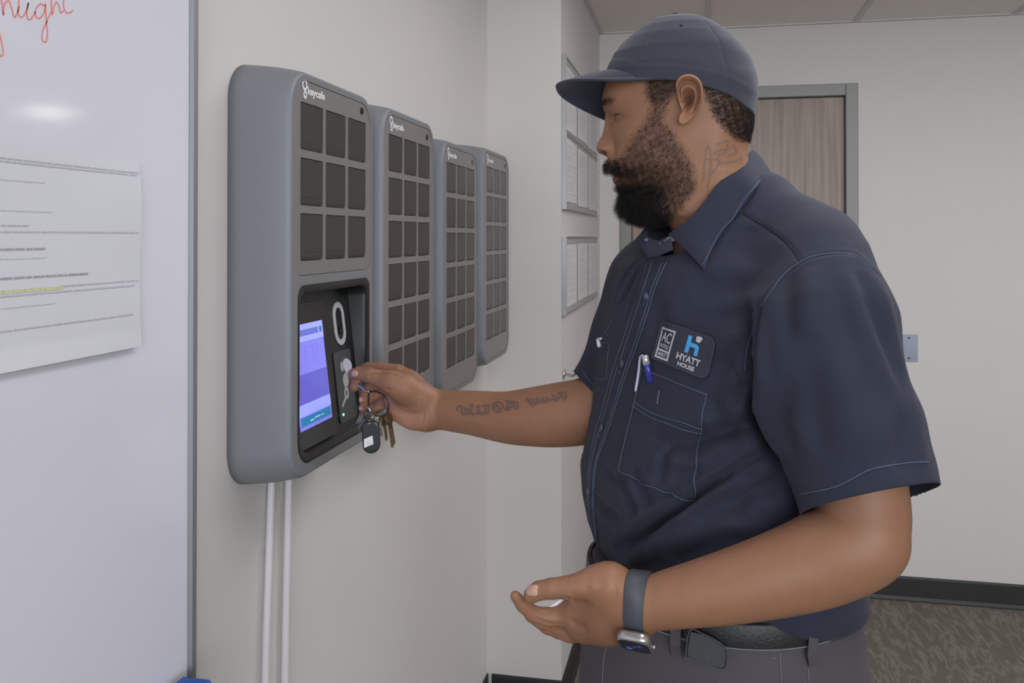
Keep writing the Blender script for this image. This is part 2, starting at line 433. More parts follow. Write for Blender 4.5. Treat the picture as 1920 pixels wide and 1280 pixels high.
# red handwriting (drawn on the board)
M_red = mat('red_marker', (232,128,120), .5)
strokes = [[(-30,60),(-12,90),(0,120),(9,160),(11,185),(3,193),(-8,170)], [(-40,40),(-20,10),(-5,-20)],
 [(4,-10),(8,20),(12,52),(14,20),(24,4),(34,8),(42,36),(50,60),(58,48),(68,20)],
 [(76,-30),(66,0),(62,40),(72,60),(86,46),(98,10)], [(98,8),(92,50),(100,68),(112,58),(122,40)],
 [(152,20),(138,14),(122,34),(124,58),(138,62),(152,40),(156,14),(158,60),(163,115),(158,143),(146,138),(146,110),(160,76),(176,40)],
 [(178,-30),(176,10),(180,50),(186,20),(196,8),(204,26),(208,44),(218,36)], [(226,-30),(218,14),(226,42),(240,44),(250,34)], [(205,-10),(245,-14)]]
rb = MB()
for st in strokes:
    pl = [onX(x/1.829, y/1.829, .0183) for x, y in st]
    V, Fc = ribbon2d([(q[1], q[2]) for q in smoothline(pl, 6)], .0016)
    rb.add([(.0183, a, b) for a, b in V], [tuple(reversed(q)) for q in Fc])
mk('handwriting', rb.V, rb.F, M_red, e)
# curled sheet of paper taped on the board
c1 = onX(262, 305, .021); c0 = onX(-30, 253, .021)
yR = c1[1]; zT = c1[2]; zB = onX(259, 648, .021)[2]; yL = .40
ny, nz = 40, 60; V = []; Fc = []
def psurf(a, b):   # a along y 0..1, b down 0..1
    y = yL+(yR-yL)*a; z = zT+(zB-zT)*b
    x = .0215+.0015*math.sin(a*6+b*3)+.003*max(0, a-.8)/.2*(.5+.5*math.sin(b*9))+.006*max(0, b-.9)/.1*(1-a*.5)
    y -= .004*(.5+.5*math.sin(b*7+2)) if a > .99 else 0
    return (x, y, z)
for i in range(ny+1):
    for j in range(nz+1): V.append(psurf(i/ny, j/nz))
for i in range(ny):
    for j in range(nz):
        k = i*(nz+1)+j; Fc.append((k, k+nz+1, k+nz+2, k+1)[::-1])
M_sheet = mat('taped_paper', (215,215,221), .7, bump=.15, bscale=14)
M_type = mat('grey_typescript', (190,186,194), .8); M_bold = mat('dark_typescript', (168,163,173), .8); M_hl = mat('yellow_highlight', (206,208,160), .8)
o = empty('taped_document', (0.02, (yL+yR)/2, zB)); tag(o, 'large sheet of small print taped to the whiteboard, one line highlighted yellow', 'paper')
sh = mk('sheet', V, Fc, M_sheet, o, smooth=True)
random.seed(7)
rows = [(297,0,262,1),(303,0,262,1),(337,0,83,0),(395,0,83,0),(424,0,52,1),(436,0,252,1),(470,0,70,2),(487,0,83,0),(525,0,147,2),(547,110,252,1),(552,0,110,3),(558,0,245,1),(580,0,84,0),(624,0,238,1)]
def rowmesh(v0, ua, ub, h):
    """broken dashes along one level line of text: v0 pixel row at the sheet's left edge"""
    mb = MB(); z = onX(0, v0, .021)[2]
    ya = onX(ua, v0, .021)[1]-(.22 if ua == 0 else 0); yb = onX(ub, v0, .021)[1]; y = max(ya, yL+.02)
    while y < min(yb, yR-.008):
        L = random.uniform(.004, .016); y2 = min(y+L, yR-.006)
        q = []
        for (yy, dz) in ((y, 0), (y2, 0), (y2, h), (y, h)):
            a = (yy-yL)/(yR-yL); b = (z+dz-zT)/(zB-zT); s = psurf(a, b); q.append((s[0]+.0006, yy, z+dz))
        mb.add(q, [(3, 2, 1, 0)]); y = y2+random.uniform(.0008, .0022)
    return mb
groups = {1: (M_type, .0016), 0: (mat('faint_typescript', (202,199,206), .8), .0011), 2: (M_bold, .0022), 3: (M_hl, .0036)}
for v0, ua, ub, k in rows:
    mm = rowmesh(v0, ua, ub, groups[k][1]); mk('highlighted_line' if k == 3 else 'printed_line', mm.V, mm.F, groups[k][0], o)
# blue eraser on the tray
q = onX(366, 1275, .05)
e = empty('board_eraser', (.05, .99, wz0-.013)); tag(e, 'blue felt eraser on the whiteboard tray, at the bottom corner of the frame', 'eraser')
V, Fc = box((.028, .972, wz0-.012), (.068, 1.02, q[2]-.028)); b_ = mk('felt_pad', V, Fc, mat('grey_felt', (70,70,75), .9), e)
V, Fc = box((.026, .97, q[2]-.028), (.07, 1.022, q[2])); b_ = mk('grip', V, Fc, mat('blue_plastic', (40,88,170), .4), e); b_.modifiers.new('b', 'BEVEL').width = .004

# ================================================================ key cabinets
M_cab = mat('cabinet_grey_paint', (127,130,135), .42, spec=.4)
M_face = mat('cabinet_face_grey', (122,122,124), .45, spec=.4)
M_panel = mat('cabinet_panel_grey', (124,119,118), .38, spec=.5)
M_lock = mat('smoked_locker_door', (54,50,50), .3, spec=.5)
M_dark = mat('dark_gap', (28,28,29), .6)
M_black = mat('black_plastic', (29,29,31), .38)
M_black2 = mat('black_gloss', (26,26,28), .15)
M_white = mat('white_print', (235,235,238), .5)
D = .093; CW = .333; CH = .607; CR = .052
def prismloft(loops, close_back=True):
    """loops: list of 3D outlines of equal length, lofted"""
    V = []; Fc = []; n = len(loops[0])
    for L in loops: V += L
    for i in range(len(loops)-1):
        for k in range(n):
            k2 = (k+1) % n; Fc.append((i*n+k, i*n+k2, (i+1)*n+k2, (i+1)*n+k))
    if close_back: Fc.append(tuple(range(n-1, -1, -1)))
    return V, Fc
PM = .0125   # margin between body edge and inset panel
def grid_rect(c0, r0, w, h): pass
GW, LW = .2657, .0826
def cabinet(kiosk):
    e = empty('key_cabinet', (0, 0, 0))
    def mp(a, b, x): return (x, a, b)
    steps = [(0.0, -.013), (.02, -.0115), (.05, -.008), (.075, -.0035), (.085, -.0012), (.0902, .0004), (.0923, .002), (.093, .0045)]
    loops = []
    for x, ins in steps: loops.append([mp(a, b, x) for a, b in rrect(CW-2*ins, CH-2*ins, CR-ins*.5, 12)])
    V, Fc = prismloft(loops)
    mk('body', V, Fc, M_cab, e, smooth=True, local=True)
    # front ring
    outer = rrect(CW-.009, CH-.009, CR-.002, 12)
    zt = CH/2
    if kiosk:
        pz1 = zt-PM; pz0 = .150-.0
        # inset panel on the upper part, recess below
        pan = rrect(CW-2*PM, pz1-(-.002), [.022, CR-.008, CR-.008, .022], 10, 0, (pz1+(-.002))/2)
        rz1, rz0 = -.016, -.285
        rec = rrect(.292, rz1-rz0, [.04, .02, .02, .04], 10, .003, (rz1+rz0)/2)
        holes = [pan, rec]
    else:
        pan = rrect(CW-2*PM, CH-2*PM, CR-.008, 12); holes = [pan]
    V, Fc = plate(outer, holes, D-.004, D, mp)
    mk('front_bezel', V, Fc, M_face, e, local=True)
    # locker openings
    nrow = 3 if kiosk else 6
    pz, lh = .0833, .0712
    ztop = ztops[0] if kiosk else ztops[1]
    cols = [-GW/2, -GW/2+.0915, GW/2-LW]
    rects = []
    for r in range(nrow):
        for c in range(3):
            a = cols[c]; z1 = ztop-r*pz; rects.append((a, a+LW, z1-lh, z1))
    hl = [rrect(x1-x0, z1-z0, .004, 4, (x0+x1)/2, (z0+z1)/2) for x0, x1, z0, z1 in rects]
    pin = []
    V, Fc = plate([(a*.9975, (b-(zt if 0 else 0))*1.0) for a, b in pan] if 0 else shrink(pan, .0008), hl, D-.006, D-.001, mp)
    mk('face_panel', V, Fc, M_panel, e, local=True)
    V, Fc = plate(shrink(pan, -.001), [], D-.0075, D-.007, mp)
    mk('inner_backing', V, Fc, M_dark, e, local=True)
    # one locker door, copied
    prof = [(-.0046, 0), (-.0036, .0010), (-.0028, .0038), (-.0023, .0070), (-.0022, .0115), (-.0018, .0130), (-.0016, .0690), (-.0024, .0702), (-.0065, .0702)]
    w = LW-.002
    V = [(D+x, y, z) for y in (.001, LW-.001) for x, z in prof]; n = len(prof)
    Fc = [(k, k+1, n+k+1, n+k)[::-1] for k in range(n-1)]+[tuple(range(n)), tuple(range(2*n-1, n-1, -1))]
    d0 = None
    for x0, x1, z0, z1 in rects:
        if d0 is None: d0 = dd = mk('locker_door', V, Fc, M_lock, e, local=True)
        else: dd = d0.copy(); COL.objects.link(dd); dd.parent = e
        dd.location = (0, x0, z0+.0005)
    # brand mark
    lx0 = -.128; lz = ztop+.0185
    mb = MB()
    def ring(cy, cz, ro, ri, sy=1.0):
        n = 28; V = []; Fc = []
        for k in range(n):
            a = 2*math.pi*k/n
            V.append((cy+ro*math.cos(a)*sy, cz+ro*math.sin(a))); V.append((cy+ri*math.cos(a)*sy, cz+ri*math.sin(a)))
        for k in range(n):
            j = (k+1) % n; Fc.append((2*k, 2*j, 2*j+1, 2*k+1))
        mb.add(V, Fc)
    ring(lx0+.0085, lz+.008, .0088, .0050); ring(lx0+.0098, lz-.0065, .0066, .0026, .9)
    tv, tf = textbox('keycafe', lx0+.0185, lz-.0085, lx0+.082, lz+.0075, bold=.03, spacing=.95); mb.add(tv, tf)
    mk('logo', [(D-.0004, a, b) for a, b in mb.V], mb.F, M_white, e, local=True)
    # sensor eye
    V, Fc = tube([(D-.002, GW/2-.021, ztop+.019), (D+.0006, GW/2-.021, ztop+.019)], .0062, 20)
    mk('sensor', V, Fc, M_black2, e, local=True)
    return e, (rec if kiosk else None)
def shrink(loop, t):
    a = np.array(loop); c = (a.min(0)+a.max(0))/2; h = (a.max(0)-a.min(0))/2
    return [tuple(c+(q-c)*(h-t)/h) for q in a]
cz = 1.152+CH/2
ztops = [1.7132-cz, 1.7088-cz]
e1, rec = cabinet(True)
e1.location = (0, 1.3549, cz)
tag(e1, 'first and nearest grey key cabinet, with nine lockers above a lit touchscreen recess', 'key cabinet', 'wall-mounted key cabinets')
e2, _ = cabinet(False); e2.location = (0, 1.7393, cz)
tag(e2, 'second grey key cabinet from the whiteboard, right beside the touchscreen cabinet', 'key cabinet', 'wall-mounted key cabinets')
e3 = copy_tree(e2); e3.location = (0, 2.1399, cz-.021)
tag(e3, 'third grey key cabinet from the whiteboard, hung slightly lower than its neighbours', 'key cabinet', 'wall-mounted key cabinets')
e4 = copy_tree(e2); e4.location = (0, 2.5415, cz)
tag(e4, 'fourth and farthest grey key cabinet, next to the pillar corner', 'key cabinet', 'wall-mounted key cabinets')
# ---- kiosk recess of the first cabinet (local coordinates x out, y along the wall, z up)
def L1(name, V, Fc, m, parent=None, smooth=False):
    return mk(name, V, Fc, m, parent or e1, smooth=smooth, local=True)
def KX(z):   # slanted instrument panel
    zz = z+cz; return .056+(1.425-zz)/(1.425-1.185)*.029
y0r = np.array(rec)
loops = []
for t, ins in ((0, -.0005), (.0004, .001), (.0030, .0115), (.0050, .0135), (.009, .0145)):
    loops.append([(D-.0005+(.0015 if t else 0)-t, a, b) for a, b in shrink(rec, ins)])
rb = shrink(rec, .010)
# side walls run down to the slanted panel, whose top lies deepest
loops.append([(min(D-.0095, KX(b)+.0005), a, b) for a, b in shrink(rec, .017)])
n = len(rec); V = []; Fc = []
for Lp in loops: V += Lp
for i in range(len(loops)-1):
    for k in range(n):
        k2 = (k+1) % n; Fc.append((i*n+k, i*n+k2, (i+1)*n+k2, (i+1)*n+k))
kb = L1('kiosk_surround', V, Fc, M_black, smooth=True)
V2, F2 = fill2d(shrink(rec, .0165))
L1('kiosk_panel', [(min(D-.010, KX(b)), a, b) for a, b in V2], F2, M_black)
pn = np.array([1.0, 0, KX(0)-KX(1)]); pn /= np.linalg.norm(pn)       # panel normal (tilted up)
def kp(u, v, off=0.0):   # pixel -> point on the slanted panel, local
    r = ray(u, v); o = CAM-np.array(e1.location)
    k0 = np.array([KX(0), 0, 0]); t = np.dot(k0+pn*off-o, pn)/np.dot(r, pn)
    return o+r*t
def kpanel(loop_yz, off):
    return [(KX(z)+off, y, z) for y, z in loop_yz]
def slab(name, loop, h, m, off=0.0, parent=None, holes=()):
    V, Fc = plate(loop, list(holes), off, off+h, lambda a, b, x: (KX(b)+x, a, b)); return L1(name, V, Fc, m, parent)
A = kp(597, 600); B = kp(622, 780); sy1 = (A[1]+B[1])/2; sz1 = A[2]; sz0 = B[2]; sy0 = sy1-.118
print('screen', sy0, sy1, sz0, sz1)
tab = rrect(sy1-sy0+.034, sz1-sz0+.060, .008, 5, (sy0+sy1)/2, (sz0+sz1)/2+.002)
tb = slab('tablet', tab, .003, M_black2)
def em(name, rgb, s): return mat(name, rgb, .3, emit=s)
ES = .52
def er(name, a0, b0, a1, b1, m, off):   # rectangle in screen units
    W = sy1-sy0; H = sz1-sz0
    V, Fc = plate([(sy0+W*a0, sz0+H*b0), (sy0+W*a1, sz0+H*b0), (sy0+W*a1, sz0+H*b1), (sy0+W*a0, sz0+H*b1)], [], off, off+.0001, lambda a, b, x: (KX(b)+x, a, b))
    return V, Fc
def scr(name, rects, m, off):
    mb = MB()
    for rr in rects: mb.add(*er('', *rr, m, off))
    return L1(name, mb.V, mb.F, m, tb)
scr('screen', [(0, 0, 1, 1)], em('screen_lavender', (128,128,228), ES), .0032)
scr('screen_lower_field', [(0.0, .24, 1, .52)], em('screen_violet', (98,96,196), ES), .0034)
scr('screen_top_band', [(0, .83, 1, 1)], em('screen_light_band', (158,166,250), ES), .0036); scr('screen_bottom_band', [(0, .13, 1, .24)], em('screen_light_band', (158,166,250), ES), .0036)
scr('screen_header', [(.05, .885, .84, .945)], em('screen_header_blue', (98,112,196), ES), .0038)
scr('screen_menu_icon', [(.88, .885, .96, .945)], em('screen_menu_teal', (60,110,185), ES), .0038)
scr('screen_button', [(.04, .035, .96, .12)], em('screen_button_teal', (30,120,170), ES), .0038)
scr('screen_button_text', [(.30, .06, .42, .075), (.44, .07, .62, .085), (.65, .07, .74, .08)], em('screen_button_text_white', (150,190,225), ES), .0040)
gl = [(.08, .60, .62, .603), (.08, .77, .62, .773), (.08, .60, .085, .80), (.35, .62, .355, .76), (.62, .60, .625, .78), (.2, .68, .5, .683), (.1, .38, .3, .385), (.72, .55, .725, .8), (.1, .5, .6, .503)]
scr('screen_plan_lines', gl, em('screen_line_purple', (104,104,200), ES), .0036)
# reader ring, key reader pad, pictograms, light
ringc = [kp(x, y) for x, y in ((635.5, 606),)][0]
ro = rrect(.046, .074, .023, 12, ringc[1], ringc[2]); ri = rrect(.028, .055, .014, 12, ringc[1], ringc[2])
slab('reader_ring', ro, .0015, mat('pale_grey_plastic', (176,176,178), .4), 0, None, [list(reversed(ri))])
slab('reader_window', ri, .0006, M_black2)
V, Fc = tube([(KX(ringc[2]-.012)+.0006, ringc[1]+.001, ringc[2]-.012), (KX(ringc[2]-.012)+.0025, ringc[1]+.001, ringc[2]-.012)], .006, 16); L1('reader_lens', V, Fc, M_black2)
pc0 = kp(625, 665); pc1 = kp(668, 790)
pad = rrect(.072, .118, .006, 4, kp(646, 722)[1]+.002, kp(646, 722)[2])
slab('key_reader_pad', pad, .0012, mat('charcoal_pad', (66,68,70), .45))
mb = MB()
def ringp(c, ro_, ri_, sy=1):
    n = 24
    V = []; Fc = []
    for k in range(n):
        a = 2*math.pi*k/n
        V.append((c[1]+ro_*math.cos(a)*sy, c[2]+ro_*math.sin(a))); V.append((c[1]+ri_*math.cos(a)*sy, c[2]+ri_*math.sin(a)))
    for k in range(n):
        j = (k+1) % n; Fc.append((2*k, 2*j, 2*j+1, 2*k+1))
    mb.add([(KX(b)+.0014, a, b) for a, b in V], Fc)
ringp(kp(648.5, 736), .0105, .0042, .9); ringp(kp(647, 712), .012, .0002, 1.0); ringp(kp(640, 687), .0085, .0002, .8)
k0 = kp(647, 744); k1 = kp(641, 762)
V, Fc = ribbon2d([(k0[1], k0[2]), (k1[1], k1[2])], .006); mb.add([(KX(b)+.0014, a, b) for a, b in V], [tuple(reversed(q)) for q in Fc])
L1('key_pictograms', mb.V, mb.F, mat('pictogram_grey', (170,170,172), .5))
c = kp(642.5, 777); V, Fc = tube([(KX(c[2])+.0010, c[1], c[2]), (KX(c[2])+.0022, c[1], c[2])], .0022, 14); L1('indicator_light', V, Fc, mat('green_led', (110,235,160), .3, emit=3))
c = kp(664, 765); V, Fc = tube([(KX(c[2])+.0010, c[1], c[2]), (KX(c[2])+.0018, c[1], c[2])], .003, 14); L1('button', V, Fc, M_black)
# ---------------------------------------------------------------- white cables below the first cabinet
M_cable = mat('white_pvc', (214,210,212), .45)
for (ua, ub, lab) in ((510, 497.5, 'left of the two white cables hanging below the touchscreen cabinet'), (541.5, 534, 'right of the two white cables hanging below the touchscreen cabinet')):
    a = onX(ua, 886, .010); b = onX(ub, 1285, .010); yb = b[1]
    pts = [(.010, a[1]+.001, 1.16), tuple(a), (.010, (a[1]*.45+yb*.55), (a[2]+b[2])/2), tuple(b), (.010, yb-.002, .45), (.010, yb, .003)]
    V, Fc = tube(smoothline(pts, 8), .0062, 14); o = mk('cable', V, Fc, M_cable, smooth=True); tag(o, lab, 'cable', 'cables under the first cabinet')
# ================================================================ implicit-surface tools
class Field:
    def __init__(s, lo, hi, h):
        s.lo = np.array(lo, float); s.h = h
        s.n = np.ceil((np.array(hi)-s.lo)/h).astype(int)+1
        s.S = np.full(tuple(s.n), 1.0, np.float32)
    def sub(s, lo, hi):
        a = np.maximum(np.floor((np.array(lo)-s.lo)/s.h).astype(int), 0); b = np.minimum(np.ceil((np.array(hi)-s.lo)/s.h).astype(int)+1, s.n)
        if np.any(b <= a): return None
        sl = tuple(slice(a[i], b[i]) for i in range(3))
        ax = [(s.lo[i]+s.h*np.arange(a[i], b[i])).astype(np.float32) for i in range(3)]
        X, Y, Z = np.meshgrid(*ax, indexing='ij', sparse=True)
        return sl, X, Y, Z
    def merge(s, sl, d, k, sub=False):
        A = s.S[sl]
        if sub: d = -d; r = np.maximum(A, d) if k <= 0 else -smin(-A, -d, k)
        else: r = np.minimum(A, d) if k <= 0 else smin(A, d, k)
        s.S[sl] = r
    def capsule(s, a, b, ra, rb, k=0.0, squash=None, sub=False):
        """tapered capsule; squash=(unit axis, factor>1) thins it along an axis"""
        a = np.array(a, float); b = np.array(b, float); m = max(ra, rb)+k*1.2+.006
        q = s.sub(np.minimum(a, b)-m, np.maximum(a, b)+m)
        if q is None: return
        sl, X, Y, Z = q; ab = b-a; L = float(ab@ab)+1e-12
        px, py, pz = X-a[0], Y-a[1], Z-a[2]
        t = np.clip((px*ab[0]+py*ab[1]+pz*ab[2])/L, 0, 1)
        dx, dy, dz = px-t*ab[0], py-t*ab[1], pz-t*ab[2]
        d2 = dx*dx+dy*dy+dz*dz
        if squash is not None:
            ax, f = squash; w = dx*ax[0]+dy*ax[1]+dz*ax[2]; d2 = d2+w*w*(f*f-1)
        s.merge(sl, (np.sqrt(d2)-(ra+(rb-ra)*t)).astype(np.float32), k, sub)
    def ellipsoid(s, c, axes, rad, k=0.0, sub=False):
        """axes: 3 unit vectors, rad: 3 radii"""
        c = np.array(c, float); m = max(rad)+k*1.2+.006
        q = s.sub(c-m, c+m)
        if q is None: return
        sl, X, Y, Z = q; px, py, pz = X-c[0], Y-c[1], Z-c[2]; k0 = 0; k1 = 0
        for a, r in zip(axes, rad):
            w = px*a[0]+py*a[1]+pz*a[2]; k0 = k0+(w/r)**2; k1 = k1+(w/r/r)**2
        k0 = np.sqrt(k0); k1 = np.sqrt(k1)+1e-9
        s.merge(sl, (k0*(k0-1)/k1).astype(np.float32), k, sub)
    def mesh(s):
        S_ = s.S; ins = S_ < 0
        nx, ny, nz = S_.shape
        cs = (nx-1, ny-1, nz-1); acc = np.zeros(cs+(3,), np.float32); cnt = np.zeros(cs, np.float32)
        cross = []
        for ax in range(3):
            a = [slice(None)]*3; b = [slice(None)]*3; a[ax] = slice(0, -1); b[ax] = slice(1, None)
            A = S_[tuple(a)]; B = S_[tuple(b)]; c = ins[tuple(a)] != ins[tuple(b)]; cross.append(c)
            t = np.where(c, A/np.where(A == B, 1, A-B), 0).astype(np.float32)
            o1, o2 = [i for i in range(3) if i != ax]
            for d1 in (0, 1):
                for d2 in (0, 1):
                    q = [slice(None)]*3; q[o1] = slice(d1, c.shape[o1]-1+d1); q[o2] = slice(d2, c.shape[o2]-1+d2)
                    cc = c[tuple(q)]; tt = t[tuple(q)]
                    acc[..., ax] += np.where(cc, tt, 0); acc[..., o1] += cc*d1; acc[..., o2] += cc*d2; cnt += cc
        act = cnt > 0; idx = np.full(cs, -1, np.int64); idx[act] = np.arange(act.sum())
        I = np.argwhere(act); V = s.lo+(I+acc[act]/cnt[act][:, None])*s.h
        Fs = []
        for ax in range(3):
            o1, o2 = [i for i in range(3) if i != ax]
            if ax == 1: o1, o2 = o2, o1
            E = np.argwhere(cross[ax])
            ok = (E[:, o1] > 0) & (E[:, o2] > 0) & (E[:, o1] < cs[o1]) & (E[:, o2] < cs[o2]); E = E[ok]
            def at(d1, d2):
                q = E.copy(); q[:, o1] -= d1; q[:, o2] -= d2; return idx[q[:, 0], q[:, 1], q[:, 2]]
            Q = np.stack([at(1, 1), at(0, 1), at(0, 0), at(1, 0)], 1)
            fl = ~ins[E[:, 0], E[:, 1], E[:, 2]]
            Q[fl] = Q[fl][:, ::-1]; Fs.append(Q)
        return V, np.concatenate(Fs)
def smin(a, b, k):
    h = np.maximum(k-np.abs(a-b), 0)/k
    return np.minimum(a, b)-h*h*k*.25
def mesh_smooth(V, Fq, it=2, lam=.5):
    """Laplacian smoothing over quad edges"""
    E = np.concatenate([Fq[:, [0, 1]], Fq[:, [1, 2]], Fq[:, [2, 3]], Fq[:, [3, 0]]]); n = len(V)
    deg = np.bincount(E[:, 0], minlength=n)+np.bincount(E[:, 1], minlength=n)
    for i in range(it):
        for l in (lam, -lam*1.03) if it > 2 else (lam,):
            acc = np.zeros_like(V)
            for c in range(3): acc[:, c] = np.bincount(E[:, 0], V[E[:, 1], c], n)+np.bincount(E[:, 1], V[E[:, 0], c], n)
            V = V+l*(acc/np.maximum(deg, 1)[:, None]-V)
    return V
def fastmesh(name, V, Fq, m, parent=None, smooth=True, colors=None, midx=None):
    """same as mk for numpy arrays (all faces quads or all triangles)"""
    V = np.asarray(V, np.float32); Fq = np.asarray(Fq, np.int32)
    me = bpy.data.meshes.new(name); k = Fq.shape[1]
    me.vertices.add(len(V)); me.vertices.foreach_set('co', V.ravel())
    me.loops.add(Fq.size); me.loops.foreach_set('vertex_index', Fq.ravel())
    me.polygons.add(len(Fq)); me.polygons.foreach_set('loop_start', np.arange(len(Fq), dtype=np.int32)*k)
    me.polygons.foreach_set('use_smooth', [smooth]*len(Fq))
    me.update(calc_edges=True)
    for mm in (m if isinstance(m, (list, tuple)) else [m]): me.materials.append(mm)
    if midx is not None: me.polygons.foreach_set('material_index', np.asarray(midx, np.int32))
    if colors is not None:
        a = me.color_attributes.new('Col', 'FLOAT_COLOR', 'POINT'); c = np.ones((len(V), 4), np.float32); c[:, :3] = colors
        a.data.foreach_set('color', c.ravel())
    o = bpy.data.objects.new(name, me); COL.objects.link(o)
    if parent is not None: o.parent = parent; o.matrix_parent_inverse = Matrix.Translation(-absloc(parent))
    return o
def bvh(V, Fq): return BVHTree.FromPolygons([tuple(v) for v in V.tolist()], [tuple(f) for f in Fq.tolist()])
def hit(tree, u, v, off=0.0, allowmiss=False):
    r = ray(u, v); r = r/np.linalg.norm(r)
    loc, nrm, i, d = tree.ray_cast(Vector(CAM), Vector(r))
    if loc is None: return None
    n = np.array(nrm)
    if n@r > 0: n = -n
    return np.array(loc)+n*off
def hits(tree, pts, off): 
    q = [hit(tree, u, v, off) for u, v in pts]; return [p for p in q if p is not None]
def c2w(r, d, z):
    """r to the camera's right, d level distance ahead, z height -> world"""
    return np.array([CAM[0]+r*math.cos(YAW)-d*math.sin(YAW), CAM[1]+r*math.sin(YAW)+d*math.cos(YAW), z])
def nrmz(a): a = np.array(a, float); return a/np.linalg.norm(a)
def inpoly(u, v, poly):
    """vectorised point in polygon"""
    p = np.array(poly); u = np.asarray(u); v = np.asarray(v); c = np.zeros(u.shape, bool); j = len(p)-1
    for i in range(len(p)):
        xi, yi, xj, yj = *p[i], *p[j]
        c ^= ((yi > v) != (yj > v)) & (u < (xj-xi)*(v-yi)/(yj-yi+1e-12)+xi); j = i
    return c
def to_px(V):
    q = np.asarray(V)-CAM; d = q@FW; return CXP+F_PX*(q@RT)/d, CYP-F_PX*(q@UPV)/d, d

def vnormals(V, Fq):
    n = np.cross(V[Fq[:, 2]]-V[Fq[:, 0]], V[Fq[:, 3]]-V[Fq[:, 1]]); N = np.zeros_like(V)
    for k in range(4):
        for c in range(3): N[:, c] += np.bincount(Fq[:, k], n[:, c], len(V))
    return N/(np.linalg.norm(N, axis=1)[:, None]+1e-12)
def segdist(V, a, b):
    ab = b-a; t = np.clip(((V-a)@ab)/(ab@ab+1e-12), 0, 1); return np.linalg.norm(V-a-t[:, None]*ab, axis=1), t
def groove(V, N, tree, disp, pts, w, dep, puff=.35):
    q = hits(tree, smoothline([np.array(p, float) for p in pts], 3), 0)
    if len(q) < 2: return
    q = np.array(q); sel = np.where(((V > q.min(0)-w*4) & (V < q.max(0)+w*4)).all(1))[0]; best = np.full(len(sel), 9.0); tt = np.zeros(len(sel)); m_ = len(q)-1
    for i in range(m_):
        d, t = segdist(V[sel], q[i], q[i+1]); u = d < best; best[u] = d[u]; tt[u] = (i+t[u])/m_
    env = np.sin(np.clip(tt, .02, .98)*math.pi)**.5
    disp[sel] += env*(-dep*np.exp(-(best/w)**2)+dep*puff*np.exp(-((best-2.0*w)/(w*1.1))**2))
def creased(V, Fq, lines):
    tr = bvh(V, Fq); N = vnormals(V, Fq); d = np.zeros(len(V))
    for pts, w, dep in lines: groove(V, N, tr, d, pts, w, dep)
    return V+N*d[:, None]
# ================================================================ the man: frames and the bare body
SK = np.array([lin(146), lin(105), lin(80)]); PALM = np.array([lin(178), lin(130), lin(106)]); NAIL = np.array([lin(196), lin(156), lin(138)]); SKD = np.array([lin(112), lin(76), lin(56)])
M_skin = mat('brown_skin', (150,106,84), .5, bump=.10, bscale=420, var=.05, vscale=35, attr='Col', spec=.4)
PHI = R(28)
Fd = np.array([-math.cos(PHI), -math.sin(PHI)]); Ld = np.array([math.sin(PHI), -math.cos(PHI)])   # facing and left in (r, d)
fB = c2w(*Fd, 0)-c2w(0, 0, 0); lB = c2w(*Ld, 0)-c2w(0, 0, 0); zB_ = np.array([0, 0, 1.0])
man = empty('person', c2w(.28, 1.19, 0)); tag(man, 'bearded man in navy cap and work shirt holding keys up to the touchscreen cabinet', 'person')
def kcap(Fi, pts, k, **kw):
    """chain of tapered capsules: pts = (u, v, depth, radius in m)"""
    q = smoothline([(*P(*p[:3]), p[3]) for p in pts], 4) if len(pts) > 3 else [np.array((*P(*p[:3]), p[3])) for p in pts]
    for i, (a, b) in enumerate(zip(q[:-1], q[1:])): Fi.capsule(a[:3], b[:3], a[3], b[3], k if len(pts) <= 3 else .0015, **kw)
# ---- right arm (reaching) with its hand
AR = Field(P(640, 880, 1.55)-[.06, .1, .0], P(1330, 560, 1.2)+[.06, .25, .08], .002)
lo = np.min([P(640,700,1.5), P(900,850,1.5), P(1300,530,1.40), P(1150,780,1.25)], 0)-.08; hi = np.max([P(640,700,1.5), P(900,650,1.5), P(1300,520,1.40), P(1150,780,1.25)], 0)+.08
AR = Field(lo, hi, .002)
fore = [(806,766,1.425,.0290),(842,769,1.415,.0320),(889,774,1.395,.0345),(950,782,1.37,.0392),(1000,781,1.35,.0440),(1050,777,1.335,.0475),(1100,770,1.325,.0485),(1150,755,1.32,.050)]
kcap(AR, fore, .012)
kcap(AR, [(1150,755,1.32,.050),(1215,650,1.345,.050),(1240,560,1.365,.036)], .02)
# palm: three metacarpal capsules fanned from the wrist
for q in ([(800,757,1.42,.026),(764,718,1.43,.0205),(748,700,1.437,.0125)], [(797,765,1.43,.026),(757,722,1.447,.019),(742,706,1.452,.013)], [(797,770,1.425,.025),(752,735,1.445,.018),(733,722,1.450,.014)],
          [(800,778,1.415,.0235),(762,768,1.425,.0195),(738,752,1.43,.015)], [(800,783,1.41,.0175),(772,782,1.415,.0155),(742,770,1.42,.013)]):
    kcap(AR, q, .012)
kcap(AR, [(785,745,1.408,.024),(757,728,1.40,.0215),(735,716,1.398,.0175)], .012)      # ball of the thumb
def finger(Fi, pts, kroot=.007):
    """a finger of its own, blended only at its root"""
    f = Field(Fi.lo, Fi.lo+(Fi.n-1)*Fi.h, Fi.h) if False else None
    n = len(pts)
    for i in range(n-1):
        a, b = pts[i], pts[i+1]
        Fi.capsule(P(*a[:3]), P(*b[:3]), a[3], b[3], kroot if i == 0 else .0018)
finger(AR, [(735,716,1.398,.0165),(709,708,1.402,.0128),(694,704,1.405,.0125),(672,700,1.412,.0105),(662,701,1.417,.0088)], .010)   # thumb
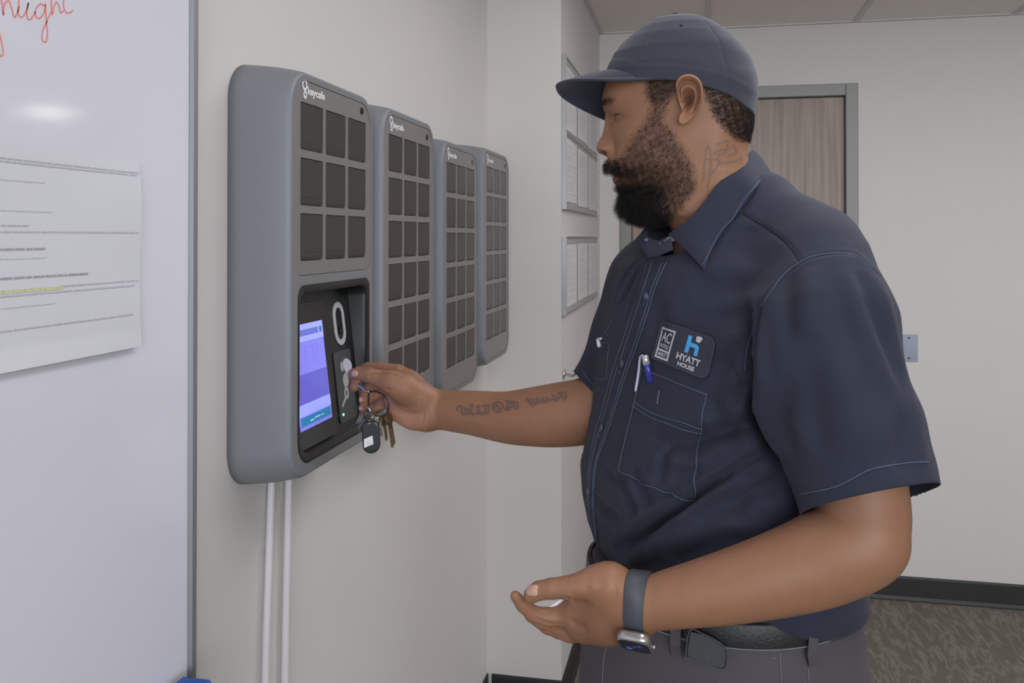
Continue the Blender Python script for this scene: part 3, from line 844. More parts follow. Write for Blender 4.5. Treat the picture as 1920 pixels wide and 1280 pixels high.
finger(AR, [(745,698,1.437,.0125),(714,690,1.448,.0105),(690,690,1.452,.0098),(676,697,1.450,.0095),(668,712,1.440,.0090),(665,725,1.430,.0082)])   # index
finger(AR, [(742,712,1.452,.0115),(712,712,1.470,.0098),(694,722,1.472,.0094),(684,738,1.462,.0088),(681,749,1.452,.0078)])   # middle
finger(AR, [(737,732,1.450,.0105),(712,738,1.466,.0092),(694,746,1.466,.0088),(683,760,1.455,.0080),(681,767,1.448,.0074)])   # ring
finger(AR, [(740,752,1.432,.0100),(722,756,1.446,.0086),(708,764,1.450,.0080),(698,772,1.444,.0072)])   # little
vA, fA = AR.mesh(); vA = mesh_smooth(vA, fA, 2); del AR
vA = creased(vA, fA, [([(680,700),(698,697),(718,697),(740,700),(752,706)], .0022, .0030), ([(722,727),(728,731),(733,729)], .0018, .0016),
    ([(722,738),(730,752),(742,766),(762,774),(790,776)], .0030, .0022), ([(792,748),(794,765),(793,785),(790,798)], .0022, .0013), ([(800,752),(802,770),(800,790)], .0018, .0008),
    ([(704,689),(705,695)], .0014, .0009), ([(699,688),(699,694)], .0014, .0008), ([(692,738),(700,748),(706,757)], .0022, .0016), ([(700,757),(712,762),(724,762)], .0020, .0018),
    ([(690,754),(697,757)], .0018, .0014), ([(694,700),(695,708)], .0016, .0009), ([(812,745),(840,748),(870,752)], .0035, .0010), ([(736,690),(748,697),(756,706)], .0025, .0010)])
# ---- left arm (near) bent at the elbow, hand loosely closed
pts = [P(950,1060,1.06), P(960,1230,1.06), P(1720,1110,.87), P(1560,500,1.02)]
AL = Field(np.min(pts, 0)-.09, np.max(pts, 0)+.09, .002)
foreL = [(1192,1135,.975,.0265),(1222,1131,.968,.0272),(1262,1122,.962,.0305),(1340,1106,.952,.0355),(1430,1084,.945,.0410),(1520,1056,.94,.0462),(1585,1026,.935,.0490),(1616,1010,.935,.0480)]
kcap(AL, foreL, .012)
kcap(AL, [(1618,1002,.932,.0455),(1616,940,.945,.0480),(1595,800,.962,.046),(1560,530,1.02,.034)], .02)
for q in ([(1190,1116,.972,.0215),(1145,1094,.97,.0195),(1115,1086,.975,.0130)],
          [(1190,1130,.975,.025),(1140,1118,.982,.0220),(1090,1112,.995,.0150)], [(1190,1140,.98,.025),(1135,1140,.99,.0215),(1080,1142,1.0,.0155)],
          [(1190,1150,.98,.0225),(1135,1160,.99,.0205),(1085,1165,1.0,.0150)], [(1185,1155,.98,.0190),(1135,1175,.985,.0155),(1095,1183,.995,.0120)]):
    kcap(AL, q, .013)
finger(AL, [(1135,1093,.968,.0185),(1095,1096,.968,.0142),(1060,1101,.97,.0118),(1035,1103,.972,.0112),(1010,1107,.976,.0102),(996,1116,.98,.0090)], .012)   # thumb
finger(AL, [(1088,1142,1.0,.0135),(1052,1152,1.003,.0108),(1027,1156,1.003,.0100),(1001,1151,1.0,.0090),(980,1134,.995,.0078),(966,1117,.99,.0060)])   # index
finger(AL, [(1082,1155,1.008,.0128),(1046,1164,1.015,.0103),(1018,1163,1.018,.0097),(998,1152,1.022,.0088),(984,1136,1.024,.0076)])   # middle
finger(AL, [(1086,1172,1.008,.0122),(1054,1180,1.018,.0097),(1027,1174,1.026,.0090),(1008,1161,1.032,.0080),(998,1148,1.036,.0072)])   # ring
finger(AL, [(1098,1183,1.0,.0110),(1070,1190,1.012,.0086),(1046,1183,1.022,.0080),(1030,1172,1.03,.0070)])   # little
vL, fL = AL.mesh(); vL = mesh_smooth(vL, fL, 2); del AL
vL = creased(vL, fL, [([(1057,1084),(1059,1092),(1057,1099)], .0015, .0010), ([(1063,1083),(1065,1092),(1063,1099)], .0015, .0010), ([(1020,1092),(1021,1099)], .0014, .0008), ([(1026,1091),(1027,1099)], .0014, .0007),
    ([(1058,1121),(1070,1122),(1080,1127)], .0024, .0025), ([(1003,1158),(1020,1166),(1038,1170),(1056,1168)], .0018, .0016), ([(1025,1178),(1045,1182),(1062,1180)], .0018, .0014), ([(1040,1150),(1046,1155)], .0016, .0008),
    ([(1066,1160),(1078,1168),(1092,1178)], .0035, .0016), ([(1090,1168),(1100,1185)], .004, .0014), ([(1160,1095),(1163,1120),(1161,1150)], .003, .0010), ([(1105,1086),(1112,1100),(1110,1112)], .005, -.0012)])
def skincol(V, spots):
    c = np.tile(SK, (len(V), 1))
    for (p, r, col, s) in spots:
        d = np.linalg.norm(V-p, axis=1); w = np.clip((r-d)/(r*s), 0, 1)[:, None]; c = c*(1-w)+col*w
    return c
cA = skincol(vA, [(P(755,790,1.40), .035, PALM, .8), (P(720,735,1.43), .05, PALM, .9), (P(790,785,1.40), .02, PALM, .8)])
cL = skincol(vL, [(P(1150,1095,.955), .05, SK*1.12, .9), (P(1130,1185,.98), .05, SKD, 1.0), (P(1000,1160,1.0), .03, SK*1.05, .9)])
# thumb nail of the near hand: a plate of its own colour on the body mesh
cL2 = cL
def nail(V_, F_, px, off=.0011):
    """nail plate following the fingertip: px = rounded outline in pixels"""
    tr_ = bvh(V_, F_); c = np.mean(px, 0); V = []; Fc = []; n = len(px); R_ = 5
    for i in range(R_+1):
        for p in px:
            q = c+(np.array(p)-c)*(i/R_); h_ = hit(tr_, q[0], q[1], off if i < R_ else -.0003); V.append(h_ if h_ is not None else V[-1])
    for i in range(R_):
        for k in range(n): Fc.append((i*n+k, i*n+(k+1) % n, (i+1)*n+(k+1) % n, (i+1)*n+k))
    return np.array(V), np.array(Fc), np.tile(NAIL, ((R_+1)*n, 1))
def rotrect(cu, cv, w, h, r, ang):
    c_, s_ = math.cos(R(ang)), math.sin(R(ang)); return [(cu+x*c_-y*s_, cv+x*s_+y*c_) for x, y in rrect(w, h, r, 3)]
NAILS = [nail(vL, fL, rotrect(997, 1106, 24, 23, [5, 5, 9, 9], 4)), nail(vA, fA, rotrect(665, 700, 13, 12, 5, 15)), nail(vA, fA, rotrect(676.5, 749, 7, 10, 3.2, -10)), nail(vA, fA, rotrect(676, 765, 7, 9, 3.2, -10))]
# ---- head: horizontal slices through a traced profile, in head axes (x forward, y to his left, z up), pixels at depth HD
HD = 1.18; HU, HV = 1280, 225
HC = P(HU, HV, HD)
rr_ = ray(HU, HV); rr_[2] = 0; rr_ = nrmz(rr_)
hF = np.array([-rr_[1], rr_[0], 0.0])            # facing: level, square to the line of sight
if hF[0] > 0: hF = -hF
hL = -rr_                                         # towards the camera
hZ = np.array([0, 0, 1.0])
PXM = HD/F_PX*1.0
def hpx(u, v):
    """pixel of the traced profile -> (x forward, z up) on the head's middle plane"""
    r = ray(u, v); t = np.dot(HC-CAM, rr_)/np.dot(r, rr_); q = CAM+r*t-HC
    return q@hF, q@hZ
def hpxs(u, v, y):
    """the same on a plane offset y towards the camera"""
    r = ray(u, v); t = np.dot(HC+hL*y-CAM, rr_)/np.dot(r, rr_); q = CAM+r*t-HC
    return q@hF, q@hZ
def curve(tab):
    a = np.array([hpx(u, v) for u, v in tab]); o = np.argsort(a[:, 1]); return a[o, 1], a[o, 0]
def cubic(x, xp, yp):
    """smooth monotone-ish interpolation"""
    xp = np.asarray(xp); yp = np.asarray(yp); i = np.clip(np.searchsorted(xp, x)-1, 0, len(xp)-2)
    m = np.gradient(yp, xp); h = xp[i+1]-xp[i]; t = np.clip((x-xp[i])/h, 0, 1)
    return (2*t**3-3*t**2+1)*yp[i]+(t**3-2*t**2+t)*h*m[i]+(-2*t**3+3*t**2)*yp[i+1]+(t**3-t**2)*h*m[i+1]
front = [(1275,36),(1215,48),(1180,72),(1156,105),(1141,140),(1133,168),(1129,186),(1129.5,198),(1134,210),(1138,222),(1141,236),(1144,252),(1146,268),(1146,282),(1143,293),(1139,302),(1135.5,311),(1136,319),(1141,325),(1149,329),(1148.5,335),(1151,343),(1157,349),(1166,354),(1169,362),(1166,374),(1168,386),(1176,396),(1200,404),(1236,412),(1255,424),(1262,440),(1262,470),(1262,520),(1262,560)]
back = [(1276,36),(1330,50),(1364,72),(1390,100),(1405,130),(1411,160),(1412,190),(1411,215),(1409,240),(1404,262),(1402,285),(1405,310),(1412,340),(1424,380),(1440,430),(1450,480),(1460,560)]
zf, xf = curve(front); zb, xb = curve(back)
wtab = [(36,.004),(44,.026),(60,.046),(85,.060),(115,.070),(150,.0755),(185,.077),(215,.076),(245,.0735),(275,.071),(300,.068),(325,.0645),(350,.061),(375,.0575),(400,.0565),(430,.060),(470,.066),(520,.074),(560,.08)]
zw = np.array([hpx(1280, v)[1] for v, _ in wtab])[::-1]; ww = np.array([q for _, q in wtab])[::-1]
NZ, NT = 330, 360
z1 = zf[-1]; z0 = zf[0]
tt = np.linspace(0, 1, NZ); zz = z0+(z1-z0)*(1-(1-tt)**1.0)
zz = np.where(tt > .9, z0+(z1-z0)*(.9+.1*np.sin((tt-.9)/.1*math.pi/2)**.8), zz)
xF = np.interp(zz, zf, xf)*.35+cubic(zz, zf, xf)*.65; xB = cubic(zz, zb, xb); W = cubic(zz, zw, ww)
th = np.linspace(0, 2*math.pi, NT, endpoint=False)
_, zear = hpx(1290, 190); 
ZV = lambda v: hpx(1280, v)[1]
def gauss(x, c, s): return np.exp(-((x-c)/s)**2)
ct, st = np.cos(th), np.sin(th)
HV_ = np.zeros((NZ, NT, 3))
for i in range(NZ):
    z = zz[i]; xc = xF[i]*.06+xB[i]*.44+(xF[i]+xB[i])*.25
    # jaw region: widest point moves back
    ef = .92-.10*gauss(z, ZV(300), .05); es = .90
    fwd = ct >= 0
    x = np.where(fwd, xc+(xF[i]-xc)*np.abs(ct)**ef, xc-(xc-xB[i])*np.abs(ct)**.9)
    y = W[i]*np.sign(st)*np.abs(st)**np.where(fwd, 1.0, .92)
    HV_[i, :, 0] = x; HV_[i, :, 1] = y; HV_[i, :, 2] = z
X, Y, Z = HV_[..., 0].copy(), HV_[..., 1].copy(), HV_[..., 2].copy()
fr_ = np.clip((X-.02)/.05, 0, 1)
ay = np.abs(Y)
# nose: silhouette curve laid over the face
nose = [(1136,206),(1134,222),(1133,236),(1130.5,248),(1127,257),(1121.5,266),(1118.6,274),(1119,281),(1122.5,287),(1130,290.5),(1137,293.5),(1142,297)]
zn, xn = curve(nose)
nb = np.interp(Z, zn, xn, left=-9, right=-9); fb = np.interp(Z, zz, xF)
prot = np.clip(nb-fb, 0, None)
sig = .0075+.0055*np.clip((ZV(236)-Z)/(ZV(236)-ZV(276)), 0, 1)
X = X+prot*np.exp(-(ay/sig)**2.4)*(X > .03)
X = X+fr_*.0085*gauss(ay, .0145, .0058)*gauss(Z, ZV(280), .0085)          # wings of the nose
X = X-fr_*.0030*gauss(ay, .0215, .004)*gauss(Z, ZV(281), .009)            # crease round the wing
for s in (-1, 1):                                                          # nostrils
    X = X-fr_*.006*np.exp(-(((Y-s*.0105)/.0050)**2+((Z-ZV(285.5))/.0030)**2))
# eye sockets, brow ridge, cheekbone, temple
eyeZ = hpxs(1155, 219, .03)[1]
ZE = lambda v: hpxs(1155, v, .03)[1]
ZS = lambda v: hpxs(1200, v, .07)[1]
X = X-fr_*.0062*np.exp(-(((ay-.031)/.0165)**2+((Z-eyeZ)/.0125)**2))
Y = Y-np.sign(Y)*.004*np.exp(-(((X-.078)/.02)**2+((Z-eyeZ)/.016)**2))*fr_
X = X+fr_*.0035*gauss(ay, .028, .022)*gauss(Z, ZE(194), .007)
Y = Y+np.sign(Y)*.0040*gauss(X, .062, .024)*gauss(Z, ZS(252), .014)
Y = Y-np.sign(Y)*.0035*gauss(X, .055, .022)*gauss(Z, ZS(188), .02)
# upper lid bulge / lower lid
X = X+fr_*.0048*np.exp(-(((ay-.031)/.0125)**2+((Z-ZE(211))/.0052)**2))
X = X+fr_*.0036*np.exp(-(((ay-.031)/.0125)**2+((Z-ZE(228))/.0042)**2))
# smile fold and cheek
X = X-fr_*.0022*gauss(ay, .0285, .005)*gauss(Z, ZV(300), .012)
# lips taper away from the middle, mouth slit
lip = np.exp(-(ay/.024)**4)
X = X-fr_*(1-lip)*.006*gauss(Z, ZV(324), .012)*(ay < .045)
X = X-fr_*.004*np.exp(-(ay/.024)**4)*gauss(Z, ZV(328.5), .0016)
# neck muscle under the ear
for s in (1,): Y = Y+np.sign(Y)*.003*gauss(X, -.03-(Z-ZV(300))*.6, .014)*gauss(Z, ZV(370), .05)
H3 = HC+X[..., None]*hF+Y[..., None]*hL+Z[..., None]*hZ
hv = H3.reshape(-1, 3)
ii, jj = np.meshgrid(np.arange(NZ-1), np.arange(NT), indexing='ij'); j2 = (jj+1) % NT
hf = np.stack([ii*NT+jj, ii*NT+j2, (ii+1)*NT+j2, (ii+1)*NT+jj], -1).reshape(-1, 4)
# orientation: outward
hf = hf[:, ::-1] if np.dot(np.cross(hL, hZ), hF) < 0 else hf
hx, hy, hz = X.ravel(), Y.ravel(), Z.ravel()
# head-plane pixel coordinates used to lay out hair, stubble and lips (both sides alike)
hu, hvv, _ = to_px(HC+hx[:, None]*hF+np.abs(hy)[:, None]*hL+hz[:, None]*hZ)
HEADTREE = bvh(hv, hf)
hc = np.tile(SK, (len(hv), 1))
def tint(mask, col, a=1.0):
    m_ = np.clip(mask, 0, 1)[:, None]*a; hc[:] = hc*(1-m_)+np.array(col)*m_
front_side = hx > .02
def soft(poly, w):
    """soft membership in a polygon given in head-plane pixels"""
    s = np.zeros(len(hu)); n = 0
    for du in (-w, 0, w):
        for dv in (-w, 0, w): s += inpoly(hu+du, hvv+dv, poly); n += 1
    return s/n
beard_poly = [(1214,150),(1262,150),(1262,172),(1246,205),(1243,225),(1262,248),(1284,282),(1300,318),(1304,345),(1292,368),(1268,400),(1230,430),(1180,430),(1140,400),(1140,345),(1168,350),(1150,330),(1132,322),(1130,302),(1146,300),(1165,300),(1178,276),(1192,252),(1212,226),(1222,196),(1214,172)]
hair_poly = [(1212,20),(1214,176),(1224,190),(1246,190),(1262,175),(1300,150),(1322,168),(1331,196),(1342,222),(1362,243),(1384,262),(1420,262),(1430,20)]
DARK = np.array([lin(58), lin(46), lin(42)]); BRO = np.array([lin(104), lin(76), lin(62)])
tint(soft(beard_poly, 6)*(hy > -1), BRO, .75)
tint(soft(hair_poly, 5), BRO*.8, .8)
lipm = np.exp(-(ay.ravel()/.022)**4)*front_side
tint(lipm*np.clip(1-np.abs(hvv-334)/11, 0, 1)*1.6*(hvv > 328), [lin(132), lin(84), lin(76)], .9)
tint(lipm*np.clip(1-np.abs(hvv-321)/8, 0, 1)*1.6*(hvv <= 328), [lin(88), lin(62), lin(58)], .9)
tint(np.exp(-(((hy-.031)/.012)**2+((hz-eyeZ)/.009)**2))*front_side, SKD*.8, .5)
tint(np.exp(-(((hy+.031)/.012)**2+((hz-eyeZ)/.009)**2))*front_side, SKD*.8, .5)
tint(np.exp(-((ay.ravel()/.016)**2+((hvv-276)/9)**2))*front_side, [lin(178), lin(122), lin(98)], .5)
for s in (-1, 1): tint(1.5*np.exp(-(((hy-s*.0115)/.0050)**2+((hz-ZV(284.5))/.0026)**2))*front_side, [lin(40), lin(26), lin(22)], .95)  # nostril shade painted into the skin colour, over the dents
tint(1.5*np.exp(-(((hu-1289)/9)**2+((hvv-189)/11)**2)), SKD*.45, 1)  # shade of the ear hole painted on the skull behind it
# ---- ears: polar relief
def ear(side):
    poly = smoothline([(1268,172),(1267,158),(1274,147),(1288,142.5),(1303,146),(1314,158),(1317.5,175),(1316,195),(1308,212),(1296,226),(1284,235),(1276,235),(1272,228),(1275,218),(1277,207),(1272,192)], 7, closed=True)
    cu, cv = 1290, 188; n = len(poly); m_ = 26; V = []; col = []
    base_x = hpx(cu, cv)
    for k in range(n):
        du, dv = poly[k][0]-cu, poly[k][1]-cv
        ang = math.atan2(-dv, du)       # 0 = back, pi = front
        backness = .5+.5*math.cos(ang-.35)
        rimfull = 1/(1+math.exp(-6*(math.cos(ang-.9)+.55)))     # helix runs over top and back, not by the tragus
        lobe = math.exp(-((ang+1.75)/.55)**2)
        for i in range(m_+1):
            q = i/m_
            fl = .008+.012*backness
            h = fl*q+.000
            h += rimfull*(.0042*math.exp(-((q-.90)/.10)**2)-.0026*math.exp(-((q-.70)/.08)**2))*(1-lobe)
            h += .0045*math.exp(-((q-.50)/.12)**2)*rimfull*(1-.6*lobe)
            h -= .0052*math.exp(-(q/.34)**2)
            h += .0060*math.exp(-((abs(ang)-3.0)/.5)**2)*math.exp(-((q-.62)/.22)**2)
            h += lobe*.003*math.exp(-((q-.7)/.3)**2)
            if q > .93: h -= (q-.93)/.07*.0022
            u = cu+du*q; v = cv+dv*q
            x, z = hpxs(u, v, .08); V.append((x, .0785+h, z)); 
            col.append(SK*(1.0+.10*math.exp(-((q-.92)/.1)**2)-.62*math.exp(-(q/.28)**2)-.2*math.exp(-((q-.68)/.08)**2)*rimfull))  # rim lightened, pit and groove darkened: ear shading painted into the skin
        for e_, sh in ((1, .5), (2, 1.0)):      # skirt back to the skull
            x, z = hpxs(cu+du*(.97-.12*e_), cv+dv*(.97-.12*e_), .075); V.append((x, .0745+.008+.012*backness-.007*e_-.007*backness*e_, z)); col.append(SK*.95)
    K = m_+3; Fc = []
    for k in range(n):
        k2 = (k+1) % n
        for i in range(K-1): Fc.append((k*K+i, k2*K+i, k2*K+i+1, k*K+i+1))
    V = np.array(V); V[:, 1] *= side
    W3 = HC+V[:, :1]*hF+V[:, 1:2]*hL+V[:, 2:3]*hZ
    Fc = np.array(Fc)
    if side < 0: Fc = Fc[:, ::-1]
    return W3, Fc, np.array(col)
eN = ear(1); eF = ear(-1)
# ---- eyeballs with lids (kept in the body mesh, own materials)
def sphere(c, r, n=28, m_=18, axis=None):
    V = []; Fc = []
    for i in range(m_+1):
        a = math.pi*i/m_
        for k in range(n):
            b = 2*math.pi*k/n
            V.append(c+r*(hF*math.cos(a)+hL*math.sin(a)*math.cos(b)+hZ*math.sin(a)*math.sin(b)))
    for i in range(m_):
        for k in range(n): Fc.append((i*n+k, i*n+(k+1) % n, (i+1)*n+(k+1) % n, (i+1)*n+k))
    return np.array(V), np.array(Fc)
es_ = hit(HEADTREE, 1156, 216); es_n = nrmz(hF*.80+hL*.60)
ec = es_-es_n*(.0129-.0015)-HC; ex, ey, ez = ec@hF, ec@hL, ec@hZ
parts_ = [(hv, hf, hc, 0), (eN[0], eN[1], eN[2], 0), (eF[0], eF[1], eF[2], 0), (vA, fA, cA, 0), (vL, fL, cL2, 0)]+[(a, b, c, 0) for a, b, c in NAILS]
M_eye = mat('eye', (190,178,172), .15, attr='Col')
for s in (-1, 1):
    c = HC+hF*ex+hL*ey*s+hZ*ez
    V, Fc = sphere(c, .0118)
    gz = nrmz(hF*1.0-hZ*.42)
    q = (V-c)@gz/.0118
    col = np.tile(np.array([lin(158), lin(144), lin(138)]), (len(V), 1)); col[q > .86] = [lin(52), lin(34), lin(26)]; col[q > .965] = [.004, .003, .003]
    parts_.append((V, Fc, col, 1))
    # lids: a slightly larger shell open along a slit
    V, Fc = sphere(c, .0129, 40, 40)
    rel = (V-c); el = np.arctan2(rel@hZ, rel@hF); lat = (rel@hL)/.0129
    keep = ~((el < R(3)-.25*lat**2+.22*s*lat) & (el > R(-28)+.3*lat**2+.22*s*lat) & (np.abs(lat) < .90) & (rel@hF > 0))
    fk = keep[Fc].all(1)
    parts_.append((V, Fc[fk], np.tile(SK*.46+SKD*.40, (len(V), 1)), 0))
    lash = []
    for q in np.linspace(-.88, .9, 16):
        e_ = R(2)-.25*q*q+.22*s*q; w_ = math.sqrt(1-q*q); lash.append(c+.0133*(hF*w_*math.cos(e_)+hL*q+hZ*w_*math.sin(e_)))
    V, Fc = tube(lash, .00055, 6, cap=False); parts_.append((np.array(V), np.array(Fc), np.tile([.006, .004, .004], (len(V), 1)), 0))
    lash = []
    for q in np.linspace(-.88, .9, 16):
        e_ = R(-29)+.3*q*q+.22*s*q; w_ = math.sqrt(1-q*q); lash.append(c+.0131*(hF*w_*math.cos(e_)+hL*q+hZ*w_*math.sin(e_)))
    V, Fc = tube(lash, .00035, 6, cap=False); parts_.append((np.array(V), np.array(Fc), np.tile(SKD*.7, (len(V), 1)), 0))
# hidden trunk so that head and arms belong to one figure
TR_ = Field(c2w(.0, .85, .9).clip(-9, 9)-.05, c2w(.75, 1.55, 1.5)+.05, .01)
a_ = np.min([c2w(r, d, .92) for r in (.02, .6) for d in (.9, 1.5)], 0); b_ = np.max([c2w(r, d, 1.5) for r in (.02, .6) for d in (.9, 1.5)], 0)
TR_ = Field(a_, b_, .008)
def tw(f, l, z): return c2w(.285+Fd[0]*f+Ld[0]*l, 1.19+Fd[1]*f+Ld[1]*l, z)
TR_.capsule(tw(.0, 0, 1.10), tw(0, 0, 1.36), .10, .11, .02); TR_.capsule(tw(-.03, -.13, 1.40), tw(-.03, .13, 1.40), .045, .045, .05); TR_.capsule(tw(-.03, 0, 1.4), tw(-.02, 0, 1.47), .055, .05, .03)
vT, fT = TR_.mesh(); parts_.append((vT, fT, np.tile(SK, (len(vT), 1)), 0))
off = 0; VV = []; FF = []; CC = []; MI = []
for V, Fc, col, mi in parts_:
    VV.append(V); FF.append(np.asarray(Fc)+off); CC.append(col); MI.append(np.full(len(Fc), mi)); off += len(V)
body = fastmesh('body', np.concatenate(VV), np.concatenate(FF), [M_skin, M_eye], man, colors=np.concatenate(CC), midx=np.concatenate(MI))
ARMTREE = bvh(vA, fA); ARMLTREE = bvh(vL, fL)
# ================================================================ shirt
M_shirt = mat('navy_twill', (48,51,65), .85, bump=.22, bscale=1800, var=.05, vscale=18, sheen=.06, spec=.2)
M_stitch = mat('pale_blue_thread', (92,104,128), .8)
M_patch = mat('badge_twill', (50,53,66), .85, bump=.3, bscale=1600)
sh_tab = [(436,1235,1520,.12),(455,1200,1560,.165),(500,1163,1585,.185),(560,1144,1592,.195),(620,1130,1592,.198),(700,1117,1590,.200),(780,1108,1592,.203),(850,1095,1600,.208),(900,1086,1608,.210),(950,1088,1615,.210),(1000,1098,1620,.207),(1035,1112,1626,.203),(1065,1130,1632,.199),(1085,1150,1628,.190),(1100,1170,1612,.176)]
TD = 1.19
zt_ = []; cr_ = []; sa_ = []; sb_ = []
for v, ul, ur, b in sh_tab:
    z = P(1200, v, TD)[2]; rl = (ul-960)/F_PX*TD; ru = (ur-960)/F_PX*TD; s_ = (ru-rl)/2
    a = math.sqrt(max(s_**2-(b*.469)**2, 1e-4))/.883; rc_ = (rl+ru)/2
    tq = np.linspace(0, 2*math.pi, 240)
    for it in range(30):      # true perspective outline of the section
        f0 = a*np.sign(np.cos(tq))*np.abs(np.cos(tq))**(2/2.15); l0 = b*np.sign(np.sin(tq))*np.abs(np.sin(tq))**(2/2.15)
        uq = 960+F_PX*(rc_+Fd[0]*f0+Ld[0]*l0)/(TD+Fd[1]*f0+Ld[1]*l0); eL, eR = ul-uq.min(), ur-uq.max()
        rc_ += (eL+eR)/2*TD/F_PX*.8; a = max(a+(eR-eL)/2*TD/F_PX*.8, .05)
    zt_.append(z); cr_.append(rc_); sa_.append(a); sb_.append(b)
zt_, cr_, sa_, sb_ = [np.array(q)[::-1] for q in (zt_, cr_, sa_, sb_)]
corn = [c2w(r, d, z) for r in (.02, .56) for d in (.80, 1.50) for z in (1.0, 1.60)]
SF = Field(np.min(corn, 0), np.max(corn, 0), .0036)
sl, X_, Y_, Z_ = SF.sub(SF.lo, SF.lo+SF.n*SF.h)
def rd(X, Y):
    x = X-CAM[0]; y = Y-CAM[1]; return x*math.cos(YAW)+y*math.sin(YAW), -x*math.sin(YAW)+y*math.cos(YAW)
rX, dX = rd(X_, Y_)
zc_ = np.clip(Z_, zt_[0], zt_[-1])
ci = np.interp(zc_, zt_, cr_); ai = np.interp(zc_, zt_, sa_); bi = np.interp(zc_, zt_, sb_)
f_ = (rX-ci)*Fd[0]+(dX-TD)*Fd[1]; l_ = (rX-ci)*Ld[0]+(dX-TD)*Ld[1]
g_ = (np.abs(f_/ai)**2.15+np.abs(l_/bi)**2.15)**(1/2.15)
d_ = (g_-1)*np.minimum(ai, bi)
hz_ = np.maximum(Z_-zt_[-1], zt_[0]-Z_)
SF.merge(sl, np.maximum(d_, hz_).astype(np.float32), 0)
del X_, Y_, Z_, rX, dX, f_, l_, g_, d_, hz_
SF.capsule(P(1350,470,1.18), P(1345,540,1.18), .085, .10, .05)
SF.capsule(P(1392,398,1.17), P(1520,486,1.04), .047, .043, .025)
SF.capsule(P(1430,412,1.14), P(1535,460,1.06), .052, .047, .02)
SF.capsule(P(1320,440,1.235), P(1222,528,1.355), .052, .058, .03)
SF.capsule(P(1370,490,1.20), P(1515,575,1.10), .088, .070, .03)       # back of the shoulder
sleeveN = [(1540,520,1.02,.052),(1550,600,.992,.0700),(1556,700,.972,.0730),(1592,800,.957,.0745),(1618,890,.945,.0725),(1642,1000,.938,.0735)]
for i, (a, b) in enumerate(zip(sleeveN[:-1], sleeveN[1:])): SF.capsule(P(*a[:3]), P(*b[:3]), a[3], b[3], (.04, .03, .012, .006, .003)[i])
sleeveF = [(1225,545,1.365,.058),(1192,622,1.35,.057),(1162,688,1.34,.0565),(1122,755,1.33,.0575)]
for i, (a, b) in enumerate(zip(sleeveF[:-1], sleeveF[1:])): SF.capsule(P(*a[:3]), P(*b[:3]), a[3], b[3], (.05, .02, .005)[i])
SF.capsule(P(1345,330,1.18), P(1318,462,1.175), .072, .066, .012, sub=True)
SF.capsule(P(1424,380,1.15), P(1420,376,1.25), .036, .036, .03); SF.capsule(P(1420,376,1.25), P(1330,420,1.30), .036, .036, .03)
vS, fS = SF.mesh(); vS = mesh_smooth(vS, fS, 6); del SF
tree0 = bvh(vS, fS)
nS = vnormals(vS, fS)
disp = np.zeros(len(vS))
def fold(pts, w, dep, puff=.45, ends=True):
    if w > .004: dep *= 2.4; w *= .92
    q = hits(tree0, smoothline([np.array(p, float) for p in pts], 3), 0)
    if len(q) < 2: return
    q = np.array(q); lo = q.min(0)-w*4; hi = q.max(0)+w*4
    sel = np.where(((vS > lo) & (vS < hi)).all(1))[0]; V = vS[sel]; best = np.full(len(sel), 9.0); tt = np.zeros(len(sel)); m_ = len(q)-1
    for i in range(m_):
        d, t = segdist(V, q[i], q[i+1]); u = d < best; best[u] = d[u]; tt[u] = (i+t[u])/m_
    env = np.sin(np.clip(tt, .02, .98)*math.pi)**.5 if ends else 1
    disp[sel] += env*(-dep*np.exp(-(best/w)**2)+dep*puff*np.exp(-((best-2.0*w)/(w*1.1))**2))
fold([(1446,838),(1400,867),(1345,902),(1302,932),(1270,955),(1230,980),(1205,997),(1180,1022)], .0055, .0070)
fold([(1440,790),(1426,785),(1381,801),(1316,822),(1290,828),(1240,832)], .010, .0070)
fold([(1475,890),(1446,905),(1400,925),(1350,960),(1300,985)], .012, .0035)
fold([(1260,842),(1248,865),(1238,898)], .007, .0035)
fold([(1190,885),(1205,925),(1225,950)], .008, .0030)
fold([(1165,905),(1180,940),(1200,965)], .009, .0025)
fold([(1257,965),(1218,991),(1184,1016),(1165,1030)], .009, .0045)
fold([(1245,1045),(1215,1062),(1185,1076)], .010, .0060)
fold([(1400,1000),(1340,1015),(1290,1040),(1240,1062)], .012, .0040)
fold([(1404,600),(1410,650),(1416,690),(1424,740),(1440,800),(1458,850)], .013, .019, .3)
fold([(1426,578),(1424,620),(1428,680),(1436,740)], .007, .004)
fold([(1395,640),(1380,670),(1350,700)], .012, .0035)
fold([(1420,600),(1380,590),(1350,600)], .012, .0025)
fold([(1403,560),(1370,545),(1335,560)], .014, .0025)
fold([(1380,760),(1395,730),(1402,700)], .009, .0040)
fold([(1340,740),(1350,780),(1370,800)], .011, .0025)
fold([(1480,510),(1476,560),(1478,640)], .012, .0025)
fold([(1612,505),(1632,560),(1660,640),(1685,720)], .011, .0035)
fold([(1570,520),(1600,640),(1640,760)], .018, .0028)
fold([(1480,700),(1466,780),(1490,860)], .014, .0030)
fold([(1530,620),(1520,740),(1530,860)], .022, .0030)
fold([(1700,780),(1690,840),(1700,890)], .014, .0025)
fold([(1200,500),(1180,540),(1160,570)], .006, .0020)
fold([(1216,490),(1200,540),(1180,600)], .006, .0020)
fold([(1190,490),(1172,515),(1160,540)], .005, .0018)
fold([(1300,560),(1320,540),(1345,520)], .014, .0020)
fold([(1250,640),(1235,600),(1230,560)], .015, .0020)
fold([(1430,870),(1400,890),(1370,905)], .006, .004)
fold([(1228,985),(1215,1010),(1208,1035)], .008, .003)
fold([(1330,842),(1300,850),(1275,846)], .007, .003)
